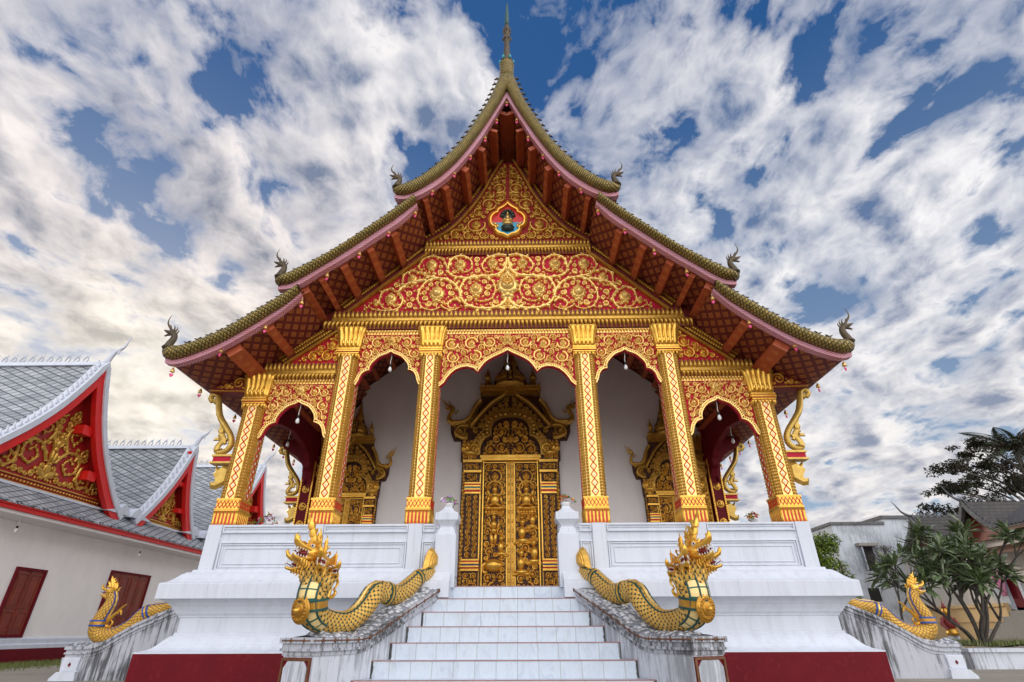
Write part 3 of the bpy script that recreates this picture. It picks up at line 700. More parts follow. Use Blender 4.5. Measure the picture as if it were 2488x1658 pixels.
# upper pediment
up = [(0, 6.45), (1.60, 6.45), (1.19, 6.78), (.88, 7.20), (.60, 7.69), (.30, 8.42), (.15, 8.74), (0, 8.74)]
ped1 = pediment(mir(up), 'red_deep', 'upper triangular pediment with a round painted medallion')
T = FT(YP-.02)
m = MB()
def pt(x, y, r): return ((1193-x)/4.3556*0, 0, 0)
mirror_fill(m, T, [(0.012, 6.47), (1.50, 6.48), (1.10, 6.80), (.80, 7.22), (.54, 7.70), (.27, 8.35), (.12, 8.66), (.012, 8.66)],
            [(.66, 6.90, .20), (.40, 7.46, .17), (.19, 7.92, .15), (1.07, 6.65, .13), (.11, 8.30, .09)], .11, .020, .021, .055, 11, rbud=.085, obst=[(0, 6.98, .47), (0, 7.42, .16)], grid=190)
m.build('scrollwork', 'gold_mid', ped1, F)
for sg in (1, -1):
    m = MB(); e = [(sg*x, z) for x, z in ((1.62, 6.45), (1.19, 6.80), (.88, 7.22), (.60, 7.71), (.30, 8.44), (.14, 8.78))]
    band(m, T, cr(e, 30), 0 if sg > 0 else -.05, .05 if sg > 0 else 0, 0, .07)
    # small carved frieze between the pediment border and the soffit
    q = cr([(sg*x, z) for x, z in ((1.70, 6.50), (1.25, 6.84), (.93, 7.26), (.65, 7.74), (.34, 8.46))], 34)
    for i, (u, v) in enumerate(q): bud(m, T, (u+sg*.05, v+.06), .036, .05, 1.5, 0, False)
    m.build('pediment_border', 'gold_old', ped1, F)
# medallion: ogee quatrefoil frame, painted ground, seated figure sheltered by a hood
def quat(k, c=(0, 6.97)):
    h = [(0, .60), (.06, .52), (.15, .44), (.24, .38), (.25, .30), (.34, .25), (.42, .12), (.42, -.05), (.36, -.16), (.28, -.20), (.30, -.28), (.22, -.38), (.10, -.42), (0, -.49)]
    h = cr(h, 26); p = h + [(-x, y) for x, y in h[1:-1][::-1]]
    return [(c[0]+x*k, c[1]+y*k) for x, y in p]
m = MB(); Q1 = quat(1.0); Q0 = quat(.80)
n = len(Q1)
for (k0, h0), (k1, h1) in zip(((1.0, 0), (.97, .07), (.92, .09), (.88, .05), (.86, .08), (.80, .08)), ((.97, .07), (.92, .09), (.88, .05), (.86, .08), (.80, .08), (.79, .0))):
    a = [T(u, v, h0) for u, v in quat(k0)]; b = [T(u, v, h1) for u, v in quat(k1)]
    m.add(a+b, [(i, (i+1) % n, n+(i+1) % n, n+i) for i in range(n)], None, 0, True)
up_ = [p for p in Q0 if p[1] >= 6.96]; lo_ = [p for p in Q0 if p[1] < 6.96]
a = quat(.80)
hi = sorted([p for p in a if p[1] >= 6.95], key=lambda p: math.atan2(p[1]-6.9, p[0])); lo = sorted([p for p in a if p[1] < 6.95], key=lambda p: math.atan2(p[1]-6.99, p[0]))
m.add([T(u, v, .012) for u, v in hi], [list(range(len(hi)))], None, 1); m.add([T(u, v, .012) for u, v in [hi[-1]]+lo+[hi[0]]], [list(range(len(lo)+2))], None, 2)
for cx, cz, rx, rz, h, mi in ((0, 6.83, .15, .05, .10, 3), (0, 6.77, .14, .06, .11, 3), (0, 6.90, .12, .035, .10, 4), (0, 6.96, .10, .04, .11, 4), (0, 7.06, .05, .075, .10, 4), (0, 7.16, .032, .045, .10, 4), (-.06, 6.98, .06, .022, .12, 4), (.06, 6.98, .06, .022, .12, 4)):
    dome(m, T, [(cx+rx*math.cos(2*math.pi*j/14), cz+rz*math.sin(2*math.pi*j/14)) for j in range(14)], (cx, cz), h, mi)
for k in range(7):
    a = math.pi/2+(k-3)*.50; cx, cz = .115*math.cos(a), 7.13+.15*math.sin(a)
    dome(m, T, [(cx+.042*math.cos(2*math.pi*j/8)*(1+.5*abs(math.cos(a))), cz+.05*math.sin(2*math.pi*j/8)) for j in range(8)], (cx, cz), .06, 3)
dome(m, T, [(.13*math.cos(2*math.pi*j/14), 7.10+.14*math.sin(2*math.pi*j/14)) for j in range(14)], (0, 7.10), .04, 3)
for sg in (1, -1):
    for x, z, a, L in ((.20, 6.70, .3, .20), (.12, 6.62, .2, .16), (.24, 6.82, 1.2, .10), (.27, 6.90, .3, .09)): leaf(m, lambda u, v, w: T(sg*u, v, w), (x-.04, z), a, L, .022, .06, .7, 4)
m.build('medallion', ['gold', 'bright_red', 'sky_blue', 'hood_green', 'gold_pale'], ped1, F)
# main pediment
mp = [(0, 4.76), (3.0, 4.76), (1.65, 6.10), (0, 6.10)]
ped2 = pediment(mir(mp), 'crimson', 'broad lower pediment with large gilt scrolls on crimson')
def cc(x, y, r): return ((1157-x)/261.0*-1*-1, 4.74+(565-y)*(1.34/400), r/290)
def zz(x, y): return ((657-x)/(307+16*(y-203)/342), 4.765+(545-y)*(1.335/342))
VN = [([(650, 470), (625, 508), (570, 530), (500, 534), (440, 524), (392, 498), (368, 455), (366, 410), (395, 362), (450, 340), (520, 345), (566, 372), (582, 420), (562, 468), (515, 488), (462, 484)], .040),
      ([(372, 470), (352, 415), (305, 370), (240, 352), (175, 360), (128, 398), (104, 450), (112, 500), (150, 532), (205, 536), (250, 518)], .036),
      ([(652, 212), (610, 206), (560, 214), (518, 236), (500, 275), (520, 308), (562, 312)], .032),
      ([(652, 225), (646, 272), (620, 316), (565, 338), (495, 340), (430, 350), (352, 345), (300, 325), (284, 288), (262, 240), (225, 214), (175, 210), (130, 230), (108, 275), (128, 310), (172, 318)], .036),
      ([(286, 300), (298, 250), (332, 218), (385, 212), (428, 238), (438, 275), (415, 305), (378, 312)], .032),
      ([(240, 352), (165, 338), (110, 312), (62, 304), (22, 322), (6, 362), (24, 398), (66, 402)], .030),
      ([(160, 360), (80, 372), (20, 392), (-20, 430), (-70, 412), (-116, 432), (-134, 478), (-112, 520), (-66, 530)], .032),
      ([(-20, 430), (10, 470), (0, 512), (-30, 535), (-90, 540), (-150, 536), (-200, 518), (-222, 536)], .028),
      ([(372, 500), (345, 480), (305, 486), (290, 512), (312, 532), (334, 518)], .030), ([(250, 520), (285, 536), (330, 540), (372, 520)], .024)]
rng = random.Random(2); m = MB(); ob = []; BD = [(463, 420, .135), (222, 442, .150), (565, 258, .105), (365, 265, .115), (187, 265, .110), (70, 352, .092), (-62, 470, .112), (-152, 492, .06), (-215, 522, .035)]
for sg in (1, -1):
    S = lambda u, v, w: T(sg*u, v, w)
    for pts, w in VN: vine(m, S, [zz(*p) for p in pts], w*.92, .075, rng, .105, .17)
    for x, y, r in BD: c = zz(x, y); bud(m, S, (c[0], c[1]-.01), r, .12, 1.45)
    ribbon(m, S, [(.02, 4.80), (.05, 4.86), (.11, 4.90)], [.04, .035, .012], .06); leaf(m, S, (.03, 4.80), .2, .2, .035, .06, .8); leaf(m, S, (.03, 5.02), .7, .16, .03, .06, 1.1)
    leaf(m, S, (.02, 5.75), 1.2, .2, .035, .06, -1.2)
for pts, w in VN:
    q = [zz(*p) for p in pts]; ob += [(a, b, .055) for a, b in cr(q, int(sum(math.dist(i, j) for i, j in zip(q, q[1:]))/.05))]
ob += [(*zz(x, y), r*1.25) for x, y, r in BD]+[(0, 5.36, .30), (0, 5.7, .14), (0, 4.95, .15)]
mirror_fill(m, T, [(.015, 4.78), (2.88, 4.79), (1.60, 6.07), (.015, 6.07)], [], .075, .024, .030, .06, 5, rbud=.5, obst=ob, grid=200)
bud(m, T, (0, 5.34), .22, .14, 1.9)
for a in range(10): disc(m, T, (.085*math.cos(a*.628), 5.38+.085*math.sin(a*.628)), .028, .23, 7)
disc(m, T, (0, 5.38), .048, .26, 8); bud(m, T, (0, 4.93), .06, .09, 1.6)
m.build('scrollwork', 'gold_pale', ped2, F)
for sg in (1, -1):
    m = MB(); e = [(sg*3.06, 4.76), (sg*1.62, 6.17)]
    q = cr(e, 20); band(m, T, q, 0 if sg > 0 else -.06, .06 if sg > 0 else 0, 0, .08)
    for i in range(40):
        t = (i+.5)/40; u = sg*(3.12-1.42*t); v = 4.80+1.42*t
        bud(m, T, (u+sg*.03, v+.07), .034, .05, 1.5, 0, False); bud(m, T, (u+sg*.10, v+.13), .030, .04, 1.4, 0, False)
    m.build('pediment_border', 'gold_old', ped2, F)
# side half pediments over the outer bays
for sg in (1, -1):
    S = lambda u, v, w: T(sg*u, v, w); S2 = lambda u, v, w: FT(YP)(sg*u, v, w)
    m = MB(); prism(m, [(3.05, 3.68), (3.95, 3.68), (3.05, 4.40)], S2, .002, .02); o = m.build('pediment', 'crimson', temple, F); o['label'] = 'small triangular half pediment over an outer bay'
    m = MB(); fill(m, S, [(3.06, 3.70), (3.88, 3.70), (3.06, 4.36)], [(3.22, 4.07, .13), (3.28, 3.84, .11), (3.53, 3.83, .11), (3.15, 4.24, .06)], .10, .022, .024, .05, 21, rbud=.07); m.build('scrollwork', 'gold', o, F)
    m = MB(); band(m, S, [(4.02, 3.68), (3.02, 4.49)], 0, .05, 0, .07)
    for i in range(26):
        t = (i+.5)/26; bud(m, S, (4.10-1.0*t, 3.74+.80*t), .036, .05, 1.5, 0, False); bud(m, S, (4.17-1.0*t, 3.79+.80*t), .033, .05, 1.4, 0, False)
    m.build('pediment_border', 'gold_old', o, F)
def cornice(hw, z3, Z2, Z1, z0, pitch, label, x0=None, y=YP, hw2=None):
    """teeth / fluted beam / hanging teeth, from the top down"""
    hw2 = hw2 or hw
    for sg in ((0,) if x0 is None else (1, -1)):
        m = MB()
        bz = Z2-Z1; z1 = Z1+.22*bz; z2 = Z2-.25*bz
        def rg(h): return (-h, h) if x0 is None else ((x0, h) if sg > 0 else (-h, -x0))
        a, b = rg(hw); c, d = rg(hw2)
        box(m, a, b, y-.06, y+.02, z2, z3, 1); box(m, a, b, y-.085, y+.02, z1, z2, 0); box(m, c, d, y-.07, y+.02, z0, z1, 1)
        for t in (.14, .32, .5, .68, .86): box(m, a, b, y-.098, y-.084, z1+(z2-z1)*t-.006, z1+(z2-z1)*t+.006, 0)
        petals(m, FT(y-.06), a, b, z2-.012, z3+.012, pitch, .085, False, 0, 0, .46)
        petals(m, FT(y-.07), c, d, z0-.012, z1, pitch*.92, .085, True, .30, 0, .46)
        beads(m, FT(y-.07), [(c, z1-.015), (d, z1-.015)], pitch*.5, .012, .045, 0); beads(m, FT(y-.06), [(a, z2+.012), (b, z2+.012)], pitch*.5, .012, .05, 0)
        o = m.build('cornice', ['gold_mid', 'red_dark'], temple, F); o['label'] = label+(', right' if sg > 0 else ', left' if sg < 0 else '')
cornice(1.68, 6.44, 6.33, 6.21, 6.09, .075, 'gilt cornice between the two pediments')
cornice(3.30, 4.76, 4.63, 4.51, 4.37, .085, 'long gilt cornice below the broad pediment', hw2=3.44)
cornice(4.35, 3.67, 3.54, 3.43, 3.33, .075, 'short gilt cornices over the outer bays', x0=3.06)

# ------------------------------------------------------------------ cusped arch panels between the columns
def arch_panel(x0, x1, ztop, curve, seeds, seed, label, w=.020, rb=.06):
    """curve: half intrados from the centre (dx, z) outwards"""
    xc = (x0+x1)/2; hw = (x1-x0)/2; h = cr(curve[:curve_split(curve)], 14) if False else curve
    full = [(xc-d, z) for d, z in curve[::-1]] + [(xc+d, z) for d, z in curve[1:]]
    poly = [(x0, ztop)] + [(x0, curve[-1][1])] + full + [(x1, curve[-1][1]), (x1, ztop)]
    m = MB(); prism(m, poly, FT(.16), 0, .07); o = m.build('arch_panel', 'crimson', temple, F); o['label'] = label
    T = FT(.09); m = MB()
    half = [(xc+.006, ztop-.10), (xc+.006, curve[0][1]+.075)] + [(xc+d, z+.07) for d, z in curve[1:-1]] + [(x1-.035, curve[-1][1]+.05), (x1-.004, ztop-.10)]
    sd = [(xc+a, b, r) for a, b, r in seeds]
    fill(m, T, half, sd, .07, .017, w, .05, seed, gap=.003, rbud=rb, grid=130)
    fill(m, lambda u, v, w_: T(2*xc-u, v, w_), half, sd, .07, .017, w, .05, seed, gap=.003, rbud=rb, grid=130)
    bud(m, T, (xc, curve[0][1]+.21), .075, .10, 1.7)
    m.build('scrollwork', 'gold_pale', o, F)
    m = MB()
    for q in (full,):
        k = cr_corners(q, .02)
        band(m, T, k, .004, .014, 0, .035, 1); band(m, T, k, .016, .05, 0, .025, 0); band(m, T, k, .052, .06, 0, .035, 1)
        beads(m, T, k, .030, .009, .05, 2, .033)
    # petal row under the cornice
    box(m, x0, x1, .07, .16, ztop-.09, ztop, 0); petals(m, FT(.07), x0, x1, ztop-.085, ztop-.01, .055, .05, True, .15, 1)
    m.build('arch_border', ['gold_pale', 'gold_pale', 'maroon'], o, F)
    return o
def cr_corners(q, step):
    out = []
    for a, b in zip(q, q[1:]):
        k = max(1, int(math.dist(a, b)/step))
        out += [(a[0]+(b[0]-a[0])*i/k, a[1]+(b[1]-a[1])*i/k) for i in range(k)]
    return out+[q[-1]]
def smooth_cusp(parts, n=9):
    out = []
    for i, p in enumerate(parts): out += cr(p, n)[(0 if i == 0 else 1):]
    return out
Cm = smooth_cusp([[(0, 3.91), (.10, 3.85), (.24, 3.78), (.40, 3.67), (.53, 3.48)], [(.53, 3.48), (.62, 3.56), (.76, 3.585), (.92, 3.53), (1.05, 3.40), (1.14, 3.24), (1.20, 3.20)]])
Cs = smooth_cusp([[(0, 3.90), (.06, 3.86), (.18, 3.81), (.28, 3.71), (.34, 3.62), (.345, 3.53)], [(.345, 3.53), (.42, 3.51), (.48, 3.44), (.52, 3.31), (.556, 3.24)]])
Co = smooth_cusp([[(0, 2.93), (.06, 2.89), (.18, 2.84), (.28, 2.73), (.32, 2.64), (.325, 2.56)], [(.325, 2.56), (.42, 2.52), (.48, 2.44), (.52, 2.32), (.56, 2.27)]])
arch_panel(-1.205, 1.205, 4.35, Cm, [(.33, 4.08, .115), (.66, 4.06, .13), (1.02, 4.05, .13), (.58, 3.80, .12), (.98, 3.77, .12), (1.11, 3.50, .06)], 31, 'wide cusped arch panel over the middle bay', .022)
for sg in (1, -1):
    xx = sorted((sg*1.565, sg*2.69))
    arch_panel(xx[0], xx[1], 4.35, Cs, [(.27, 4.09, .105), (.43, 3.86, .10), (.47, 4.12, .075), (.50, 3.63, .05)], 41, 'narrow cusped arch panel over an inner side bay', .019)
    xx = sorted((sg*3.06, sg*4.19))
    arch_panel(xx[0], xx[1], 3.36, Co, [(.25, 3.12, .095), (.42, 3.10, .08), (.43, 2.86, .10), (.49, 2.64, .055)], 51, 'narrow cusped arch panel over an outer bay', .019)
    # carved beam from the outer column to the eave
    m = MB(); S = lambda u, v, w: (sg*u, .02-w, v)
    prism(m, [(4.56, 3.08), (5.18, 3.12), (5.18, 3.20), (4.95, 3.28), (4.56, 3.44)], S, -.22, 0, 1)
    fill(m, S, [(4.58, 3.14), (5.12, 3.16), (5.10, 3.20), (4.9, 3.28), (4.58, 3.40)], [(4.72, 3.27, .11), (4.92, 3.22, .06)], .06, .016, .018, .04, 61, rbud=.5, grid=90)
    beads(m, S, [(4.56, 3.11), (5.18, 3.13)], .03, .013, .04)
    o = m.build('eave_beam', ['gold', 'red_dark'], temple, F)

# ------------------------------------------------------------------ gilt columns with mosaic diamonds
def column(x, ztop, label):
    W = .18; zb = .87; zc = ztop-.41               # capital starts at zc
    cx, cy = x, W+0.0
    m = MB()
    # redented shaft
    a, b, c = .075, .125, W
    q = [(c, a), (.155, a), (.155, b), (b, b), (b, .155), (a, .155), (a, c)]
    plan = q + [(-u, v) for u, v in q[::-1]] + [(-u, -v) for u, v in q] + [(u, -v) for u, v in q[::-1]]
    vs = [(cx+u, cy+v, z) for z in (zb, zc-.13) for u, v in plan]; n = len(plan)
    m.add(vs, [(i, (i+1) % n, n+(i+1) % n, n+i) for i in range(n)] + [list(range(n, 2*n))], None, 0)
    col = m.build('column', 'gold_pale', temple, F); col['label'] = label
    # beaded ribs in the corners
    m = MB(); z0, z1 = zb+.42, zc-.16; k = int((z1-z0)/.048)
    for sx in (1, -1):
        for sy in (1, -1):
            for u, v in ((.165, .10), (.142, .142), (.10, .165)):
                pa = [(cx+sx*u, cy+sy*v, z0+(z1-z0)*i/(2*k)) for i in range(2*k+1)]
                sweep(m, pa, [.027 if i % 2 else .012 for i in range(2*k+1)], 5, sm=False, cap=False)
    m.build('rope_rib', 'gold_mid', col, F)
    # diamond inlay on each face
    m = MB()
    for f in range(4):
        ca, sa = math.cos(f*math.pi/2), math.sin(f*math.pi/2)
        def T(u, v, w): X, Y = u, -(W+w); return (cx+ca*X-sa*Y, cy+sa*X+ca*Y, v)
        prism(m, [(-.072, z0-.02), (.072, z0-.02), (.072, z1), (-.072, z1)], T, .001, .004, 1)
        nd = int(round((z1-z0)/.135)); p = (z1-z0)/nd
        for i in range(nd):
            zc_ = z0+p*(i+.5); hw = .052; hh = p*.5
            for a0, a1 in (((0, -hh), (hw, 0)), ((hw, 0), (0, hh)), ((0, hh), (-hw, 0)), ((-hw, 0), (0, -hh))):
                band(m, T, [(a0[0], zc_+a0[1]), (a1[0], zc_+a1[1])], -.0078, .0078, .003, .011, 0)
            dome(m, T, [(.022*math.cos(j*math.pi/2), zc_+.032*math.sin(j*math.pi/2)) for j in range(4)], (0, zc_), .012, 2)
            for s_ in (1, -1): dome(m, T, [(s_*.062+.008*math.cos(j*math.pi/3), zc_+p*.5+.012*math.sin(j*math.pi/3)) for j in range(6)], (s_*.062, zc_+p*.5), .010, 2)
        # red flutes and lattice band at the foot
        prism(m, [(-.175, zb+.23), (.175, zb+.23), (.175, zb+.40), (-.175, zb+.40)], T, .001, .005, 3)
        for i in range(6):
            u0 = -.175+i*.35/6; d = .35/6
            for a0, a1 in (((u0, zb+.26), (u0+d, zb+.37)), ((u0, zb+.37), (u0+d, zb+.26))): band(m, T, [a0, a1], -.005, .005, .005, .011, 0)
        for zz in (zb+.225, zb+.40, zb+.245, zb+.385): prism(m, [(-.188, zz-.006), (.186, zz-.006), (.186, zz+.006), (-.186, zz+.006)], T, .0, .016, 3)
        prism(m, [(-.178, zb+.012), (.178, zb+.012), (.178, zb+.22), (-.178, zb+.22)], T, .001, .008, 0)
        for i in range(7):
            u = -.168+i*.056
            ribbon(m, T, [(u, zb+.005), (u, zb+.10), (u, zb+.17), (u, zb+.215)], [.019, .017, .022, .026], .022, 3)
    m.build('diamond_inlay', ['scarlet', 'gold_pale', 'tooth', 'gold'], col, F)
    # capital: ring mouldings, hanging leaves, tall flaring lotus petals
    m = MB()
    for z, h, r, mi in ((zc-.13, .02, .20, 0), (zc-.11, .02, .19, 1), (zc-.09, .03, .212, 0), (zc-.06, .015, .195, 1), (zc-.045, .03, .205, 0), (zc-.015, .02, .19, 0)): box(m, cx-r, cx+r, cy-r, cy+r, z, z+h, mi)
    for f in range(4):
        ca, sa = math.cos(f*math.pi/2), math.sin(f*math.pi/2)
        def T(u, v, w): X, Y = u, -(W+w); return (cx+ca*X-sa*Y, cy+sa*X+ca*Y, v)
        petals(m, T, -.185, .185, zc-.22, zc-.125, .062, .03, True)
        def TC(u, v, w):
            t = (v-zc)/.41; g = .0+.075*t**2.2+w+.012; sp = 1+.30*t**2
            X, Y = u*sp, -(W*.93+g); return (cx+ca*X-sa*Y, cy+sa*X+ca*Y, v)
        for i in range(5):
            u = -.15+.075*i
            ribbon(m, TC, [(u, zc+t*.41) for t in (0, .15, .4, .7, .88, 1.0)], [.030, .034, .036, .040, .036, .014], .035)
        for i in range(4):
            u = -.1125+.075*i
            ribbon(m, TC, [(u, zc+t*.41) for t in (0, .3, .6, .92)], [.02, .026, .034, .012], .018)
            bud(m, TC, (u, zc+.09), .036, .05, 2.2, 0, False)
    sqlathe(m, [(.168, 0), (.165, .1), (.185, .25), (.235, .39), (.235, .405), (.0, .406)], (cx, cy, zc))
    m.build('capital', ['gold', 'scarlet'], col, F)
    return col
for x, zt, lb in ((1.385, 4.37, 'tall inner column beside the stairs'), (2.885, 4.37, 'tall second column from the stairs'), (4.375, 3.42, 'shorter outer corner column under the lowest eave')):
    a = column(-x, zt, lb+', left side')
    b = column(x, zt, lb+', right side')

# ------------------------------------------------------------------ white dwarf wall, podium and floor
def podium():
    P = [(0,.235),(.05,.235),(.055,.204),(.10,.195),(.15,.160),(.20,.105),(.24,.072),(.27,.056),(.316,.042),(.322,.030),(.322,-.155),(.29,-.158),(.25,-.172),(.20,-.205),(.155,-.25),(.12,-.30),(.10,-.335),(.07,-.362),(.065,-.380),(.047,-.385),(.047,-.565),(.068,-.570),(.068,-.598),(.10,-.615),(.14,-.655),(.18,-.705),(.22,-.745),(.26,-.768),(.315,-.785),(.335,-.79),(.365,-.795),(.367,-.81)]
    x0, y0, yb = 4.54, -.05, YBACK-.3
    m = MB(); g = .80
    def loop(p, z): return [(-g, y0-p, z), (-x0-p, y0-p, z), (-x0-p, yb+p, z), (x0+p, yb+p, z), (x0+p, y0-p, z), (g, y0-p, z)]
    P2 = [(p, z, 0) for p, z in P] + [(.366, -.81, 1), (.366, -F, 1)]
    for (p, z, k), (p2, z2, k2) in zip(P2, P2[1:]):
        m.add(loop(p, z)+loop(p2, z2), [(i+6, i+7, i+1, i) for i in range(5)], None, 1 if k and k2 else 0)
    for sx in (-g, g): m.add([(sx, y0-p, z) for p, z, k in P2]+[(sx, .3, P2[-1][1]), (sx, .3, P2[0][1])], [list(range(len(P2)+2))])
    o = m.build('podium', ['plaster', 'maroon'], temple, F)
    m = MB(); box(m, -x0+.02, x0-.02, y0+.02, yb, -.12, 0); m.build('porch_floor', 'porch_tile', temple, F)
podium()
def ring_mould(m, T, x0, x1, z0, z1, w, h, mi=0):
    for a, b, c, d in ((x0, x1, z1-w, z1), (x0, x1, z0, z0+w), (x0, x0+w, z0+w, z1-w), (x1-w, x1, z0+w, z1-w)): prism(m, [(a, c), (b, c), (b, d), (a, d)], T, 0, h, mi)
def dwarf_wall(x0, x1, y0, y1, label, fronts):
    m = MB(); box(m, x0, x1, y0, y1, .0, .87)
    box(m, x0-.0, x1+.0, y0-.012, y0+.001, .80, .858)
    for a, b in fronts:
        T = FT(y0)
        ring_mould(m, T, a, b, .235, .62, .022, .030); ring_mould(m, T, a+.03, b-.03, .262, .592, .02, .018); ring_mould(m, T, a+.085, b-.085, .31, .535, .012, .014)
    o = m.build('dwarf_wall', 'plaster', temple, F, bev=.006); o['label'] = label
    return o
for sg in (1, -1):
    s2 = lambda a, b: tuple(sorted((sg*a, sg*b)))
    a, b = s2(.78, 4.54)
    dwarf_wall(a, b, -.05, .30, 'white panelled parapet wall of the porch, '+('right' if sg > 0 else 'left')+' of the stairs', [s2(1.09, 1.27), s2(1.50, 2.80), s2(2.98, 4.30)])
    m = MB()
    for u in (1.385, 2.885, 4.43): box(m, sg*u-.105, sg*u+.105, -.085, -.0495, .235, .868)
    for u0, u1 in ((1.50, 2.77), (3.0, 4.31), (1.09, 1.27)):
        q = s2(u0, u1); ring_mould(m, FT(-.062), q[0], q[1], .745, .855, .022, .022)
    m.build('pilaster_strip', 'plaster', temple, F, bev=.004)
    # side parapets, with a gap for the side stairs
    for y0, y1 in ((.3, 1.5), (2.6, 3.2)):
        m = MB(); a, b = s2(4.26, 4.54); box(m, a, b, y0, y1, 0, .87)
        m.build('dwarf_wall', 'plaster', temple, F, bev=.006)['label'] = 'side parapet of the porch, '+('right' if sg > 0 else 'left')
    # newel posts: front pair and side pair
    for px, py in ((sg*.905, -.02), (sg*4.4, 1.52), (sg*4.4, 2.6)):
        m = MB(); z = -.02
        sqlathe(m, [(.152, z), (.152, .70), (.13, .72), (.115, .78), (.10, .80), (.10, .82), (.12, .85), (.155, .89), (.172, .905), (.172, 1.005), (.162, 1.015), (.135, 1.02), (.08, 1.07), (.055, 1.11), (.045, 1.13)], (px, py, 0))
        o = m.build('newel_post', 'plaster', temple, F, bev=.004); o['label'] = ('white newel post at the head of the front stairs, ' if py < 1 else 'white newel post of the side stairs, ')+('right' if sg > 0 else 'left')
# ------------------------------------------------------------------ hall behind the porch
YW = 3.35
def hall():
    m = MB()
    zr = [(float(x), prof_z(float(x))-.02) for x in np.linspace(0.01, 4.55, 40)]
    pl = [(-x, z) for x, z in zr[::-1]] + zr + [(4.55, -.1), (-4.55, -.1)]
    X = [-4.55]+[float(x) for x in np.linspace(-4.5, 4.5, 91)]+[4.55]; Z = [min(prof_z(x), prof_z(abs(x)+.08))+.03 for x in X]
    for (a, b), (za, zb) in zip(zip(X, X[1:]), zip(Z, Z[1:])): m.add([(a, YW, -.1), (b, YW, -.1), (b, YW, zb), (a, YW, za), (a, YW+.25, -.1), (b, YW+.25, -.1), (b, YW+.25, zb), (a, YW+.25, za)], [(0, 1, 2, 3), (5, 4, 7, 6), (3, 2, 6, 7)])
    for sg in (1, -1):
        a, b = sorted((sg*4.3, sg*4.55)); box(m, a, b, YW+.26, YBACK-.4, -.1, 3.30)
    prism(m, pl, lambda u, v, w: (u, YBACK-.4-w, v), -.25, 0)
    m.build('hall_wall', 'plaster_warm', temple, F)
    for sg in (1, -1):
        # maroon corner pilaster with gilt rosettes, and the dark red arcade beam of the porch side
        m = MB(); T = FT(3.14)
        S = lambda u, v, w: T(sg*u, v, w)
        a, b = sorted((sg*4.33, sg*4.60)); box(m, a, b, 3.14, 3.36, 0, 3.30, 0)
        for u in (4.345, 4.585): band(m, S, [(u, .1), (u, 2.75)], -.014, .014, 0, .02, 1); beads(m, S, [(u, .1), (u, 2.75)], .045, .016, .035, 1)
        for z in (1.05, 1.42, 1.79, 2.16):
            c = (4.465, z); disc(m, S, c, .085, .012, 18, 1); disc(m, S, c, .06, .02, 16, 0); disc(m, S, c, .048, .026, 14, 1); disc(m, S, c, .018, .036, 8, 0)
            for k in range(12): disc(m, S, (c[0]+.073*math.cos(k*.5236), c[1]+.073*math.sin(k*.5236)), .013, .024, 5, 1)
        o = m.build('corner_pilaster', ['maroon', 'gold'], temple, F)
        m = MB(); S3 = lambda u, v, w: (sg*(4.42+w), u, v)
        cur = [(.36, 2.27), (.40, 2.40), (.52, 2.50), (.66, 2.55), (.68, 2.68), (.86, 2.83), (1.2, 2.93), (1.75, 3.0), (2.3, 2.93), (2.65, 2.83), (2.82, 2.68), (2.84, 2.55), (2.98, 2.50), (3.1, 2.3), (3.16, 2.05)]
        prism(m, [(.36, 3.40)]+cur+[(3.16, 3.40)], S3, -.06, .06); m.build('side_arch_panel', 'maroon', temple, F)
        m = MB(); S = lambda u, v, w: FT(3.10)(sg*u, v, w)
        prism(m, [(4.30, 3.42), (4.40, 2.95), (4.46, 2.6), (4.50, 2.25), (4.56, 2.35), (4.60, 2.65), (4.75, 2.85), (5.1, 3.05), (5.15, 3.2)], S, -.04, .04); m.build('side_bracket_board', 'maroon', temple, F)
        # gilt pilaster with capital beside it
        m = MB(); x = 4.20; W = .10
        S = lambda u, v, w: FT(3.22)(sg*u, v, w)
        a, b = sorted((sg*(x-W), sg*(x+W))); box(m, a, b, 3.22, 3.36, 0, 2.86)
        for z, w, h in ((2.45, .02, .04), (2.52, .04, .03), (2.86, .05, .03)): a, b = sorted((sg*(x-W-w), sg*(x+W+w))); box(m, a, b, 3.22-w, 3.36, z, z+h)
        for i in range(5): u = x-.09+.045*i; ribbon(m, S, [(u, 2.89), (u, 3.05), (u+(u-x)*.25, 3.25), (u+(u-x)*.5, 3.36)], [.022, .026, .028, .012], .05)
        fill(m, S, [(x-.095, 1.0), (x+.095, 1.0), (x+.095, 2.44), (x-.095, 2.44)], [(x, 1.2, .08), (x, 1.5, .08), (x, 1.8, .08), (x, 2.1, .08), (x, 2.32, .07)], .04, .014, .016, .03, 71, rbud=.06, grid=40)
        m.build('gilt_pilaster', 'gold_old', temple, F)
hall()
